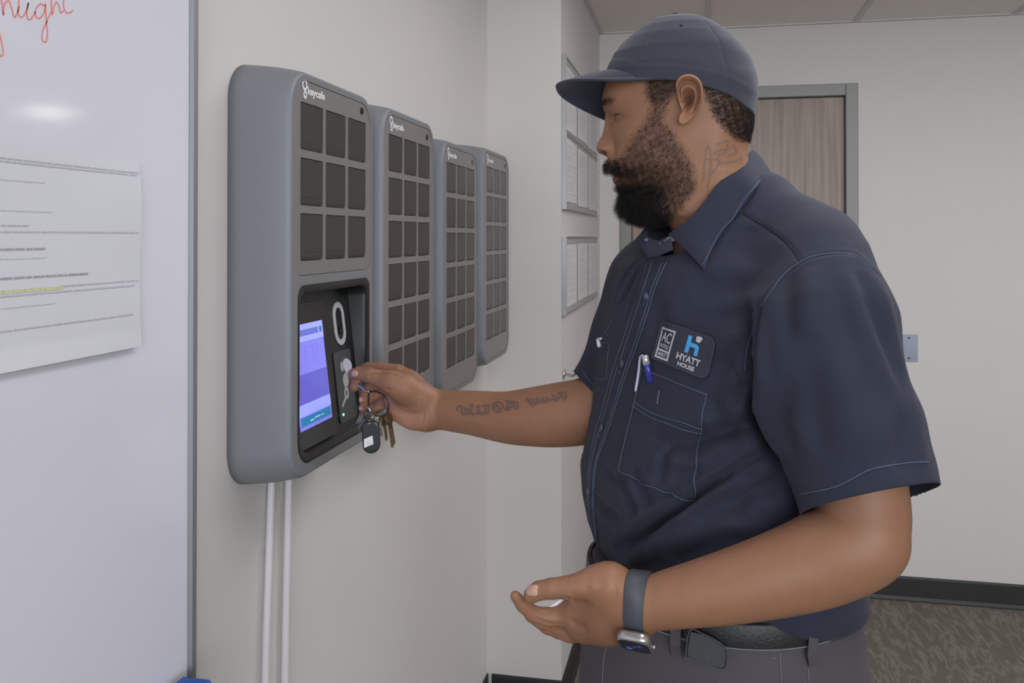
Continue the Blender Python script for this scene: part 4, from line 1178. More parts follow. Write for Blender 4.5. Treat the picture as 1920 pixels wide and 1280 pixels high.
fold([(1130,880),(1150,900),(1172,905)], .006, .0020)
fold([(1112,930),(1135,955),(1160,968)], .007, .0022)
fold([(1380,930),(1400,960),(1440,965)], .012, .0025)
# yoke and armhole seams
fold([(1394,400),(1440,430),(1480,460),(1500,489)], .0022, .0022, .2, False)
ARMH = [(1414,615),(1426,578),(1442,554),(1470,517),(1503,492),(1535,480.5),(1572,477),(1604,481),(1633,501),(1649,515)]
fold(ARMH, .0025, .0022, .25, False)
# soft overall wrinkling
rng = np.random.RandomState(4)
low = np.zeros(len(vS))
for k in range(26):
    kv = rng.normal(size=3)*rng.uniform(18, 60); low += np.sin(vS@kv+rng.uniform(0, 6.28))*1.0/np.linalg.norm(kv)*30
disp += low*.00032
vS2 = vS+nS*disp[:, None]; vS2 = mesh_smooth(vS2, fS, 1, .3)
# open the sleeves at their hems
def planecut(V, Fq, p0, p1, p2, ref, cen, rad, extra=None):
    n = nrmz(np.cross(p1-p0, p2-p0)); 
    if (ref-p0)@n > 0: n = -n
    s = (V-p0)@n; near = np.linalg.norm(V-cen, axis=1) < rad
    if extra is not None: near &= extra
    bad = (s > 0) & near
    # slide rim vertices on to the plane for a clean hem
    keepf = ~bad[Fq].all(1); used = np.zeros(len(V), bool); used[Fq[keepf].ravel()] = True
    mv = bad & used; V = V.copy(); V[mv] -= s[mv][:, None]*n
    return V, Fq[keepf]
hp = [P(1505,965,.965), P(1756,911,.925), P(1628,924,.872)]
vS2, fS2 = planecut(vS2, fS, *hp, P(1600,700,.97), P(1632,985,.94), .19, (to_px(vS2)[0] > 1488) & (segdist(vS2, P(1616,880,.945), P(1650,1040,.938))[0] < .092))
hq = [P(1085,707,1.33), P(1118,742,1.30), P(1118,742,1.40)]
vS2, fS2 = planecut(vS2, fS2, *hq, P(1220,560,1.36), P(1122,770,1.33), .085, to_px(vS2)[2] > 1.262)
shirt = fastmesh('shirt', vS2, fS2, M_shirt, man)
md = shirt.modifiers.new('cloth', 'SOLIDIFY'); md.thickness = .0018; md.offset = -1
ST = bvh(vS2, fS2)
def sub(name, V, Fc, m, parent=shirt, smooth=True): return mk(name, V, Fc, m, parent, smooth=smooth)
def stitch(pts, r=.00045, off=.0006, dep=None, closed=False, tree=ST):
    q = hits(tree, smoothline([np.array(p, float) for p in pts], 5, closed), off)
    if len(q) < 2: return
    # drop jumps on to other surfaces
    q2 = [q[0]]
    for p in q[1:]:
        if np.linalg.norm(p-q2[-1]) < .03: q2.append(p)
    if len(q2) > 2:
        V, Fc = tube(q2, r, 5); sub('stitching', V, Fc, M_stitch)
def patch(name, quad, nu, nv, off, m, edge=.001, tree=ST, parent=shirt, bulge=None):
    """grid over a pixel quad (four corners or a function) laid on the cloth"""
    if callable(quad): fn = quad
    else:
        c = [np.array(p, float) for p in quad]; fn = lambda a, b: (c[0]*(1-a)+c[1]*a)*(1-b)+(c[3]*(1-a)+c[2]*a)*b
    V = []; ok = True; last = None
    for j in range(nv+1):
        for i in range(nu+1):
            p = fn(i/nu, j/nv); e_ = min(i, nu-i, j, nv-j)
            o_ = off if e_ > 0 else off-edge
            q = hit(tree, p[0], p[1], o_)
            if q is None: q = last
            last = q; V.append(q)
    Fc = [(j*(nu+1)+i, j*(nu+1)+i+1, (j+1)*(nu+1)+i+1, (j+1)*(nu+1)+i) for j in range(nv) for i in range(nu)]
    return mk(name, V, Fc, m, parent, smooth=True)
# ---- placket
PA = [(1214,486),(1203,525),(1191,565),(1167,641),(1146.5,702),(1129,771),(1119,800),(1110,845),(1105,880),(1103,925),(1108,980),(1119,1018)]
PB = [(1255,488),(1243,512),(1232,537),(1215,592),(1195,654),(1177,702),(1160,754),(1149,790),(1135,830),(1122,865),(1117,905),(1116,955),(1123,1020)]
def along(poly):
    q = smoothline([np.array(p, float) for p in poly], 8); L = np.r_[0, np.cumsum([np.linalg.norm(b-a) for a, b in zip(q[:-1], q[1:])])]; L /= L[-1]; q = np.array(q)
    return lambda t: np.array([np.interp(t, L, q[:, 0]), np.interp(t, L, q[:, 1])])
fa, fb_ = along(PA), along(PB)
patch('placket', lambda a, b: fa(b)*(1-a)+fb_(b)*a, 10, 90, .0016, M_shirt, .0014)
for o_ in (.06, .30): stitch([fa(t)*(1-o_)+fb_(t)*o_ for t in np.linspace(.01, .99, 24)], off=.0021)
for o_ in (.80, .97): stitch([fa(t)*(1-o_)+fb_(t)*o_ for t in np.linspace(.01, .99, 24)], off=.0021)
M_button = mat('navy_button', (70,78,98), .25)
for (u, v) in ((1213,556),(1168,682),(1130,802),(1106.5,921)):
    c = hit(ST, u, v, .0018); c2 = hit(ST, u, v, .0045); n = nrmz(c2-c)
    V, Fc = tube([c, c+n*.0009, c+n*.0022, c+n*.0024, c+n*.0018], [.0050, .0056, .0054, .0044, .0040], 20); b = sub('button', V, Fc, M_button)
    for du, dv in ((-.0011, .0011), (.0011, -.0011)):
        t = nrmz(np.cross(n, [0, 0, 1.0])); w_ = np.cross(t, n); q = c+n*.0019+t*du+w_*dv
        V, Fc = tube([q, q+n*.0006], .0007, 8); mk('thread', V, Fc, M_stitch, b, smooth=True)
    stitch([(u-3, v+12), (u-5, v+17)], off=.0022)
# ---- near chest pocket
pk_top = [(1205,688),(1227,694),(1280,716),(1329,735)]
pk_bot = [(1160,883),(1205,907),(1240,922),(1284,936),(1303,936)]
ft_, fbt = along(pk_top), along(pk_bot)
Lft, Rgt = along([(1205,688),(1191,751),(1184,780),(1170,837),(1160,883)]), along([(1329,735),(1320,780),(1311,855),(1303,936)])
def coons(a, b):
    t, bt, l, r = ft_(a), fbt(a), Lft(b), Rgt(b)
    c = (ft_(0)*(1-a)+ft_(1)*a)*(1-b)+(fbt(0)*(1-a)+fbt(1)*a)*b
    return t*(1-b)+bt*b+l*(1-a)+r*a-c
patch('pocket', coons, 34, 40, .0022, M_shirt, .0018)
stitch([coons(a, .99) for a in np.linspace(.01, .99, 12)], off=.0029); stitch([coons(.015, b) for b in np.linspace(.01, .99, 14)], off=.0029); stitch([coons(.985, b) for b in np.linspace(.01, .99, 14)], off=.0029)
stitch([coons(a, .025) for a in np.linspace(.01, .99, 12)], off=.0029)
stitch([(1191,751),(1219,771),(1265,789),(1315,800)], off=.0029); stitch([(1189,760),(1218,780),(1263,798),(1314,809)], off=.0029)
stitch([(1239,733),(1237,745),(1235,757)], r=.0009, off=.0029)
# far chest pocket, seen nearly edge-on
stitch([(1115,644),(1128,642),(1142,645),(1140,670),(1138,708)], off=.0008); stitch([(1116,708),(1127,712),(1138,709)], off=.0008); stitch([(1145,592),(1147,600),(1141,615),(1136,624),(1141,628)], off=.0008)
# seams
stitch([(u, v-3) for u, v in ARMH[1:]], off=.0002); stitch([(1396,694),(1399,665),(1405,635),(1414,614)], off=.0002)
stitch([(1500,926),(1564,913),(1600,896),(1637,878),(1706,867),(1741,866)]); stitch([(1489,917),(1487,938),(1486,952)]); stitch([(1091,694),(1103,711),(1114,722)], off=.0004)
# ---- collar
M_collar = M_shirt
def sheet(name, A, B, nu, nv, bow, m, parent=shirt, th=.0018, edge=None):
    """cloth between two 3D curves A (fold) and B (free edge), bowed outwards"""
    fA_, fB_ = [lambda t, q=np.array(smoothline(c, 6)): np.array([np.interp(t, np.linspace(0, 1, len(q)), q[:, k]) for k in range(3)]) for c in (A, B)]
    V = []
    for i in range(nu+1):
        s_ = i/nu; a, b = fA_(s_), fB_(s_)
        o = nrmz(np.array([a[0]-NC[0], a[1]-NC[1], 0])+np.array([0, 0, .6]))
        for j in range(nv+1):
            t = j/nv; V.append(a*(1-t)+b*t+o*bow*math.sin(math.pi*t)**.8)
    Fc = [(i*(nv+1)+j, (i+1)*(nv+1)+j, (i+1)*(nv+1)+j+1, i*(nv+1)+j+1) for i in range(nu) for j in range(nv)]
    ob = mk(name, V, Fc, m, parent, smooth=True); md = ob.modifiers.new('cloth', 'SOLIDIFY'); md.thickness = th; md.offset = 0
    return ob, V
NC = P(1345, 380, 1.18)
foldN = [P(1395,292,1.27), P(1409,285,1.22), P(1408,283.5,1.175), P(1376,314,1.125), P(1343,349,1.108), P(1315,386,1.105), P(1290,412,1.108), P(1268,429,1.118), P(1252,440,1.13)]
def onS(u, v, off, dd=1.2):
    q = hit(ST, u, v, off); return q if q is not None else P(u, v, dd)
outN = [P(1425,345,1.31), P(1446,333,1.24), P(1443,329,1.165)] + [onS(u, v, .0050) for u, v in ((1420,357),(1394,394),(1363,430),(1343,463),(1331,491),(1325,510))]
col, cv_ = sheet('collar', foldN, outN, 60, 14, .004, M_collar)
CT = BVHTree.FromPolygons([tuple(v) for v in cv_], [tuple((i*15+j, (i+1)*15+j, (i+1)*15+j+1, i*15+j+1)) for i in range(60) for j in range(14)])
stitch([(1434,328),(1402,365),(1387,387),(1372,412),(1350,435),(1331,471),(1316,497),(1290,482),(1276,462),(1260,442)], off=.0014, tree=CT)
q = hits(ST, smoothline([np.array(p, float) for p in ((1394,400),(1412,412),(1440,428),(1468,449),(1486,470),(1500,490))], 5), .0002)
V, Fc = tube(q, .0008, 6); sub('yoke_seam', V, Fc, mat('dark_seam_thread', (24,26,36), .9))  # dark navy tube marking the yoke seam line
# front edge of the near flap reads as its own rolled rim
foldF = [P(1250,446,1.135), P(1236,452,1.14), P(1222,448,1.155), P(1214,440,1.175), P(1222,424,1.205), P(1238,405,1.245), P(1262,385,1.27), P(1300,360,1.29)]
outF = [P(1236,462,1.128), P(1222,472,1.130), P(1206,470,1.145), P(1190,456,1.175), P(1196,446,1.235), P(1210,430,1.30), P(1240,410,1.33), P(1290,395,1.34)]
col2, _ = sheet('collar', foldF, outF, 40, 10, .003, M_collar)
sheet('collar_stand', [P(1238,406,1.25), P(1222,424,1.215), P(1206,440,1.185), P(1193,450,1.165)], [P(1266,436,1.225), P(1252,455,1.175), P(1234,470,1.14), P(1215,479,1.128)], 16, 6, -.002, M_collar)
sheet('collar_stand', [P(1203,462,1.150), P(1222,465,1.131), P(1240,458,1.122), P(1258,446,1.118)], [P(1214,483,1.128), P(1230,481,1.118), P(1245,475,1.112), P(1262,468,1.108)], 16, 6, .002, M_collar)
for (u, v, d) in ((1212,450,1.150),(1238,459,1.130)):
    c = P(u, v, d); V, Fc = tube([c, c-nrmz(ray(u, v))*.002], [.0035, .003], 12); sub('button', V, Fc, M_button)
# white undershirt at the neck
ring_ = []
zr = P(1262, 420, 1.13)[2]
for k in range(40):
    a = 2*math.pi*k/40
    i = np.argmin(np.abs(zz-(zr-HC[2]))); c_x = (xF[i]+xB[i])/2; hx_ = (xF[i]-xB[i])/2+.004; hy_ = W[i]+.004
    tilt = .022*math.cos(a)
    ring_.append(HC+hF*(c_x+hx_*math.cos(a))+hL*hy_*math.sin(a)+hZ*(zz[i]-tilt))
V, Fc = tube(ring_, .0042, 8, closed=True); mk('undershirt', V, Fc, mat('white_cotton', (208,204,206), .9), man, smooth=True)
# ---- badge on the chest
bq = [np.array(p, float) for p in ((1245.5,600.5), (1346,637), (1327,713), (1226,671))]
def bmap(x, y):   # badge units: x 0..100 along, y 0..62 down
    a, b = x/100, y/62; return (bq[0]*(1-a)+bq[1]*a)*(1-b)+(bq[3]*(1-a)+bq[2]*a)*b
def decal(name, V2, F2, off, m, parent, tree=ST, th=0.0):
    V = []; last = None
    for x, y in V2:
        u, v = bmap(x, y); q = hit(tree, u, v, off); last = q if q is not None else last; V.append(last)
    return mk(name, V, F2, m, parent)
def gridfill(outline, step):
    """dense triangulation of a 2D outline so that it can follow the cloth"""
    V, Fc = fill2d(outline); bm = bmesh.new(); vs = [bm.verts.new((a, b, 0)) for a, b in V]
    for f in Fc:
        try: bm.faces.new([vs[i] for i in f])
        except ValueError: pass
    for ax in (0, 1):
        lo_ = min(p[ax] for p in V); hi_ = max(p[ax] for p in V); t = lo_+step
        while t < hi_:
            n = [0, 0, 0]; n[ax] = 1; c = [0, 0, 0]; c[ax] = t
            bmesh.ops.bisect_plane(bm, geom=list(bm.verts)+list(bm.edges)+list(bm.faces), plane_co=c, plane_no=n); t += step
    bm.verts.index_update(); V = [(v.co.x, v.co.y) for v in bm.verts]; Fc = [tuple(v.index for v in f.verts) for f in bm.faces]; bm.free(); return V, Fc
out = rrect(100, 62, [13, 13, 3, 3], 5, 50, 31)
out = [(x, 62-y) for x, y in out]
V2, F2 = gridfill(out, 6)
badge = decal('badge', V2, F2, .0032, M_patch, shirt)
md = badge.modifiers.new('t', 'SOLIDIFY'); md.thickness = .0022; md.offset = 0
den_ = []
for i in range(len(out)):
    a_, b_ = np.array(out[i]), np.array(out[(i+1) % len(out)]); n_ = max(1, int(np.linalg.norm(b_-a_)/3)); den_ += [a_+(b_-a_)*k/n_ for k in range(n_)]
qe = hits(ST, [bmap(x, y) for x, y in den_], .0040)
V, Fc = tube(qe, .0007, 6, closed=True); mk('badge_border', V, Fc, mat('badge_border_thread', (66,64,80), .8), badge, smooth=True)
M_thr = mat('silver_thread', (188,188,194), .6, bump=.3, bscale=900); M_blu = mat('sky_blue_thread', (66,162,222), .6, bump=.3, bscale=900)
def bar(x0, y0, x1, y1): return [(x0,y0),(x1,y0),(x1,y1),(x0,y1)], [(0,1,2,3)]
mb = MB()
for q in ((5,8,29,11), (5,8,7.6,58), (26.4,8,29,58), (5,43,29,46), (5,55,29,58)): 
    V, Fc = gridfill([(q[0],q[1]),(q[2],q[1]),(q[2],q[3]),(q[0],q[3])], 7); mb.add([(a, b) for a, b in V], Fc)
decal('hotel_frame_mark', mb.V, mb.F, .0048, M_thr, badge)
def word(name, s, x0, y0, x1, y1, m, bold=.02):
    V, Fc = textbox(s, x0, -y1, x1, -y0, bold); decal(name, [(a, -b) for a, b in V], Fc, .0048, m, badge)
word('lettering', 'AC', 9.5, 14, 24.5, 31, M_thr, .012); word('lettering', 'HOTELS', 9.5, 34, 24.5, 40, M_thr); word('lettering', 'MARRIOTT', 9, 47.5, 25.5, 53.5, M_thr)
word('lettering', 'HYATT', 41, 37.5, 84, 48, M_thr, .035); word('lettering', 'HOUSE', 46, 50.5, 77, 57.5, M_thr, .04)
hm = MB()
for o_ in ([(52,7),(59,7),(59,34),(52,34)], [(59,16.5),(71,16.5),(76,19.5),(76,34),(69,34),(69,23),(59,23)]):
    V, Fc = gridfill(o_, 8); hm.add([(a, b) for a, b in V], Fc)
decal('blue_emblem', hm.V, hm.F, .0050, M_blu, badge)
V, Fc = fill2d([(66,5.5),(70,3.5),(76,4),(78,6.5),(74,13),(67.5,13)]); decal('white_emblem', V, Fc, .0050, M_thr, badge)
# ---- pens in the pockets
pen = empty('pen', P(1210,700,1.06)); tag(pen, 'blue and white pen clipped in the near chest pocket under the badge', 'pen')
c = hit(ST, 1221, 690, .006); t_ = hit(ST, 1219.5, 667, .009)
V, Fc = tube([c-(t_-c)*1.2, c, c+(t_-c)*.3], .0042, 14); mk('barrel', V, Fc, mat('blue_translucent', (52,56,150), .2), pen, smooth=True)
V, Fc = tube([c+(t_-c)*.25, t_, t_+(t_-c)*.06], [.0047, .0045, .003], 14); mk('cap', V, Fc, mat('pen_chrome', (200,200,205), .2, metal=.6), pen, smooth=True)
V, Fc = tube(smoothline([t_-[0.002,0,0], hit(ST, 1212,671,.010), hit(ST,1206,698,.0075), hit(ST, 1199,734,.0065)], 5), [.0016]*16, 8); mk('clip', V, Fc, mat('pale_clip', (190,186,214), .3), pen, smooth=True)
p2 = empty('pen', P(1127,640,1.28)); tag(p2, 'white pen tip poking out of the far chest pocket', 'pen')
a, b = hit(ST, 1127.5, 650, .003), hit(ST, 1127.5, 637, .005)
if a is None: a = P(1127.5,650,1.28)
if b is None: b = P(1127.5,637,1.28)
V, Fc = tube([a, b], .0028, 10); mk('barrel', V, Fc, M_white, p2, smooth=True)
V, Fc = tube([b, P(1130,634.5,to_px(b)[2]), P(1136,631,to_px(b)[2])], [.0022, .0016, .0012], 8); mk('clip', V, Fc, M_white, p2, smooth=True)
# ================================================================ trousers, belt, shoes
M_tr = mat('grey_trouser_cloth', (78,73,79), .85, bump=.3, bscale=1200, var=.04, vscale=15)
HR, HDp = .2755, 1.185
corn = [c2w(r, d, z) for r in (.0, .56) for d in (.88, 1.50) for z in (0.03, 1.08)]
TF = Field(np.min(corn, 0), np.max(corn, 0), .006)
sl, X_, Y_, Z_ = TF.sub(TF.lo, TF.lo+TF.n*TF.h)
rX, dX = rd(X_, Y_)
zz_ = [.78, .84, .90, .96, 1.02, 1.08]; aa = [.150, .166, .174, .171, .163, .158]; bb_ = [.185, .194, .196, .192, .183, .178]
ai = np.interp(Z_, zz_, aa); bi = np.interp(Z_, zz_, bb_)
f_ = (rX-HR)*Fd[0]+(dX-HDp)*Fd[1]; l_ = (rX-HR)*Ld[0]+(dX-HDp)*Ld[1]
g_ = (np.abs(f_/ai)**2.2+np.abs(l_/bi)**2.2)**(1/2.2)
TF.merge(sl, np.maximum((g_-1)*np.minimum(ai, bi), np.maximum(Z_-1.078, .80-Z_)).astype(np.float32), 0)
def tb_(f, l, z): return c2w(HR+Fd[0]*f+Ld[0]*l, HDp+Fd[1]*f+Ld[1]*l, z)
for s in (-1, 1):
    for a, b, ra, rb in (((0, .095*s, .86), (.01, .105*s, .52), .098, .078), ((.01, .105*s, .52), (-.01, .11*s, .12), .078, .068)):
        TF.capsule(tb_(*a), tb_(*b), ra, rb, .03)
del X_, Y_, Z_, rX, dX, f_, l_, g_
vT2, fT2 = TF.mesh(); vT2 = mesh_smooth(vT2, fT2, 3); del TF
keep = vT2[:, 2] > .09
fT2 = fT2[keep[fT2].any(1)]; vT2[:, 2] = np.maximum(vT2[:, 2], .085)
trous = fastmesh('trousers', vT2, fT2, M_tr, man)
TT = bvh(vT2, fT2)
# front crease/pocket seams, laid on the cloth
M_trst = mat('trouser_thread', (118,112,122), .8)
for pl in ([(1462,1222),(1463,1250),(1465,1279)], [(1445,1232),(1455,1233)], [(1515,1252),(1516,1279)], [(1137,1212),(1132,1245),(1130,1279)]):
    q = hits(TT, smoothline([np.array(p, float) for p in pl], 4), .0006)
    if len(q) > 2: V, Fc = tube(q, .0006, 5); mk('seam', V, Fc, M_trst, trous, smooth=True)
# belt
def waist(z, grow, n=72):
    a = np.interp(z, zz_, aa)+grow; b = np.interp(z, zz_, bb_)+grow; out = []
    for k in range(n):
        t = 2*math.pi*k/n; c_, s_ = math.cos(t), math.sin(t)
        out.append(tb_(a*np.sign(c_)*abs(c_)**(2/2.2), b*np.sign(s_)*abs(s_)**(2/2.2), z))
    return out
M_belt = mat('black_leather', (27,27,29), .45, bump=.25, bscale=300)
loops = [waist(z, g) for z, g in ((1.076, .0005), (1.076, .0045), (1.072, .0055), (1.049, .0055), (1.046, .0045), (1.046, .0005))]
V, Fc = prismloft([list(L) for L in loops], False); belt = mk('belt', V, Fc, M_belt, man, smooth=True)
V, Fc = tube(waist(1.0475, .0052), .0009, 6, closed=True); mk('edge_stitching', V, Fc, mat('belt_edge', (120,120,124), .5), belt, smooth=True)
def waistpx(u, z, grow):
    """point of the waist ring nearest the camera at pixel column u"""
    best = min((p for p in waist(z, grow, 360)), key=lambda p: abs(to_px(p)[0]-u)+(50 if to_px(p)[2] > HDp else 0)); return best
for u in (1523, 1268, 1128):
    pts_ = [waistpx(u, z, .0085) for z in (1.080, 1.074, 1.058, 1.040, 1.024)]; pts_[-1] = waistpx(u, 1.024, .002)
    a = waistpx(u-7, 1.058, .008); b = waistpx(u+7, 1.058, .008); w_ = nrmz(b-a)*.0065
    n_ = nrmz(np.cross(w_, [0, 0, 1.0])); 
    if n_@(CAM-a) < 0: n_ = -n_
    V = []; 
    for p in pts_: V += [p-w_, p+w_, p+w_+n_*.0012, p-w_+n_*.0012]
    Fc = []
    for i in range(4):
        for k in range(4): Fc.append((i*4+k, i*4+(k+1) % 4, i*4+4+(k+1) % 4, i*4+4+k))
    mk('belt_loop', V, Fc, M_tr, trous)
# shoes
M_shoe = mat('black_shoe', (30,30,32), .4)
for s in (-1, 1):
    SFh = Field(np.min([tb_(f, .11*s+l, 0) for f in (-.16, .26) for l in (-.09, .09)], 0)-[0, 0, .01], np.max([tb_(f, .11*s+l, .17) for f in (-.16, .26) for l in (-.09, .09)], 0), .005)
    SFh.ellipsoid(tb_(.03, .11*s, .03), (fB, lB, zB_), (.155, .052, .05), .01); SFh.ellipsoid(tb_(-.04, .11*s, .07), (fB, lB, zB_), (.075, .044, .075), .03)
    q = SFh.sub(SFh.lo, SFh.lo+SFh.n*SFh.h); SFh.S = np.maximum(SFh.S, (.001-q[3])+0*SFh.S).astype(np.float32)
    V, Fq = SFh.mesh(); fastmesh('shoe', V, Fq, M_shoe, man)
# dark pouch worn on the belt
po = empty('belt_pouch', waistpx(1325, 1.0, .02)); tag(po, 'dark grey belt pouch hanging below the man\'s forearm, beside the watch', 'pouch')
M_pouch = mat('charcoal_leather', (62,64,68), .5, bump=.2, bscale=260)
pq = [(1293,1181),(1318,1188),(1342,1200),(1360,1214),(1364,1224),(1361,1250),(1352,1254),(1330,1248),(1308,1241),(1289,1233),(1286,1226)]
V2, F2 = fill2d(pq)
def pdep(u, v, o): return P(u, v, 1.0+(1325-u)*.00035-.0 - o)
base_d = to_px(waistpx(1325, 1.02, .01))[2]
def pd(u, o): return base_d+(abs(u-1400)*.00018)-.0135-o
rim = [P(u, v, pd(u, 0)+.016) for u, v in pq]; mid = [P(u, v, pd(u, .000)) for u, v in pq]
cen = np.mean(pq, 0); inn = [tuple(cen+(np.array(p)-cen)*.93) for p in pq]; inn3 = [P(u, v, pd(u, .0035)) for u, v in inn]
V, Fc = prismloft([[tuple(p) for p in L] for L in (rim, mid, inn3)], True)
V2, F2 = fill2d(inn); k = len(V); V = list(V)+[P(u, v, pd(u, .0035)) for u, v in V2]; Fc += [tuple(i+k for i in f) for f in F2]
mk('case', V, Fc, M_pouch, po)
e_ = smoothline([P(u, v, pd(u, .002)) for u, v in pq], 3, True); V, Fc = tube(e_, .0008, 6, closed=True); mk('edge_binding', V, Fc, mat('binding', (74,78,88), .35), po, smooth=True)
# key reel clip at the belly, black and chrome
kr = empty('belt_clip', P(1122,1045,1.27)); tag(kr, 'black and chrome key clip hanging at the front of his waist', 'clip')
V, Fc = tube(smoothline([P(1122,1030,1.26), P(1117,1040,1.262), P(1116,1056,1.264), P(1121,1066,1.262), P(1126,1052,1.26), P(1125,1036,1.26)], 5, True), .0022, 8, closed=True); mk('hook', V, Fc, M_chrome, kr, smooth=True)
V, Fc = tube([P(1127,1040,1.268), P(1130,1075,1.268)], [.006, .008], 12); mk('holder', V, Fc, M_black, kr, smooth=True)
kb_ = empty('belt_snap', P(1594,1180,1.12)); tag(kb_, 'small black and chrome snap on the belt at his back hip', 'clip')
V, Fc = tube([P(1592,1188,1.13), P(1597,1170,1.13)], [.006, .006], 12); mk('strap', V, Fc, M_black, kb_, smooth=True)
V, Fc = tube([P(1598,1178,1.118), P(1598,1172,1.118)], [.0045, .0035], 12); mk('stud', V, Fc, M_chrome, kb_, smooth=True)
# ================================================================ wristwatch
wa = empty('wristwatch', P(1200,1130,.97)); wa.parent = man; wa.matrix_parent_inverse = Matrix.Translation(-absloc(man))
ax = nrmz(P(1222,1134,.968)-P(1190,1128,.975)); cw_ = P(1199,1134,.972)
upw = nrmz(np.array([0, 0, 1.0])-ax*ax[2]); sd = np.cross(ax, upw)
if sd@(CAM-cw_) < 0: sd = -sd
LT = ARMLTREE
def wring(offs, lift, n=64):
    out = []
    for k in range(n):
        a = 2*math.pi*k/n; d = sd*math.cos(a)+upw*math.sin(a); o = cw_+ax*offs
        h_ = LT.ray_cast(Vector(o+d*.08), Vector(-d)); r_ = .08-h_[3] if h_[0] is not None else .028
        out.append(o+d*(max(r_, .022)+lift))
    return out
M_strap = mat('charcoal_strap', (70,72,80), .55)
loops = [wring(o, l) for o, l in ((-.0100, .0002), (-.0105, .0015), (-.0098, .0026), (.0098, .0026), (.0105, .0015), (.0100, .0002))]
V, Fc = prismloft([[tuple(p) for p in L] for L in loops], False); mk('strap', V, Fc, M_strap, wa, smooth=True)
# case sits low on the outer side of the wrist
th_ = R(-52); dn = nrmz(sd*math.cos(th_)+upw*math.sin(th_)); tg = nrmz(np.cross(ax, dn))
h_ = LT.ray_cast(Vector(cw_+ax*.001+dn*.08), Vector(-dn)); base = np.array(h_[0]) if h_[0] is not None else cw_+dn*.027
def wc(a, b, h): return base+ax*(a+.001)+tg*b+dn*h
ro = rrect(.036, .042, .010, 6)
V, Fc = prismloft([[tuple(wc(a*s, b*s, h)) for a, b in ro] for s, h in ((.9, .0005), (1, .003), (1, .0085), (.95, .0105), (.9, .0112))], True)
mk('case', V, Fc, mat('watch_steel', (176,172,170), .25, metal=.8), wa, smooth=True)
V2, F2 = fill2d([(a*.90, b*.90) for a, b in ro]); V, Fc = plate([(a*.9, b*.9) for a, b in ro], [], .0105, .0120, lambda a, b, x: wc(a, b, x))
gl_ = mk('glass', V, Fc, mat('watch_glass', (18,22,34), .06, spec=.7), wa)
for (x, y, r_, c_) in ((-.007, .008, .0035, (40,110,190)), (.006, -.006, .003, (60,60,170)), (.0, .0, .002, (60,120,170))):
    V, Fc = tube([wc(x, y, .0119), wc(x, y, .0122)], r_, 14); mk('display_icon', V, Fc, mat('icon%d' % c_[0], c_, .3, emit=.35), gl_)
V, Fc = tube([wc(.0178, .008, .006), wc(.0205, .008, .006)], .003, 14); mk('crown', V, Fc, MATS['watch_steel'], wa, smooth=True)
# ================================================================ cap
M_cap = mat('navy_cap_cotton', (56,58,70), .85, bump=.3, bscale=1300, var=.03, vscale=12, sheen=.2, spec=.2)
cf = [(1137,142),(1141,128),(1150,107),(1170,84),(1192,62),(1212,45),(1233,34.5),(1252,29.5),(1266,28)]
cb_ = [(1412,220),(1416,203),(1421.5,172),(1420.5,146),(1408,113),(1391,87),(1364,62),(1338,44.5),(1316,34.5),(1290,29.5),(1268,28)]
def tz(tab):
    a = np.array([hpx(u, v) for u, v in tab]); o = np.argsort(a[:, 1]); return a[o, 1], a[o, 0]
zcf, xcf = tz(cf); zcb, xcb = tz(cb_)
wct = [(28,.000),(30,.012),(34,.024),(42,.039),(55,.053),(75,.066),(100,.0755),(130,.0815),(160,.0840),(190,.0840),(222,.082)]
zcw = np.array([hpx(1280, v)[1] for v, _ in wct])[::-1]; wcw = np.array([q for _, q in wct])[::-1]
cutp = [hpxs(u, v, .082) for u, v in ((1150,143),(1198,146.5),(1240,148.5),(1267,151.5),(1316,161.5),(1343,167.5),(1371,177.5),(1398,193))]+[hpx(1413,219)]
cutx = np.array([p[0] for p in cutp]); cutz = np.array([p[1] for p in cutp]); o_ = np.argsort(cutx); cutx, cutz = cutx[o_], cutz[o_]
ztop = zcf[-1]
nth, nv_ = 180, 70; V = []
frontz = hpx(1137, 138)[1]
def zcut(x, c_):
    z = np.interp(x, cutx, cutz)
    # over the forehead the rim arches up to the middle of the brim
    xa = cutx[-2]
    if x > xa: t = np.clip((x-xa)/(.1035-xa), 0, 1); z = z+(frontz-z)*t**.8
    return z
def roll_(x, y): return (.22*y if y < 0 else 0)*np.clip((x-.0)/.06, 0, 1)
def capr(z, t):
    c_, s_ = math.cos(t), math.sin(t)
    xf_ = np.interp(z, zcf, xcf, left=xcf[0]); xb_ = np.interp(z, zcb, xcb, left=xcb[0]); w_ = np.interp(z, zcw, wcw, left=wcw[0])
    xc = (xf_+xb_)/2-.005*(1 if abs(xf_-xb_) > .05 else 0)
    x = xc+(xf_-xc)*abs(c_)**.92 if c_ >= 0 else xc-(xc-xb_)*abs(c_)**.86
    return x, w_*np.sign(s_)*abs(s_)**(.93 if c_ >= 0 else .88)
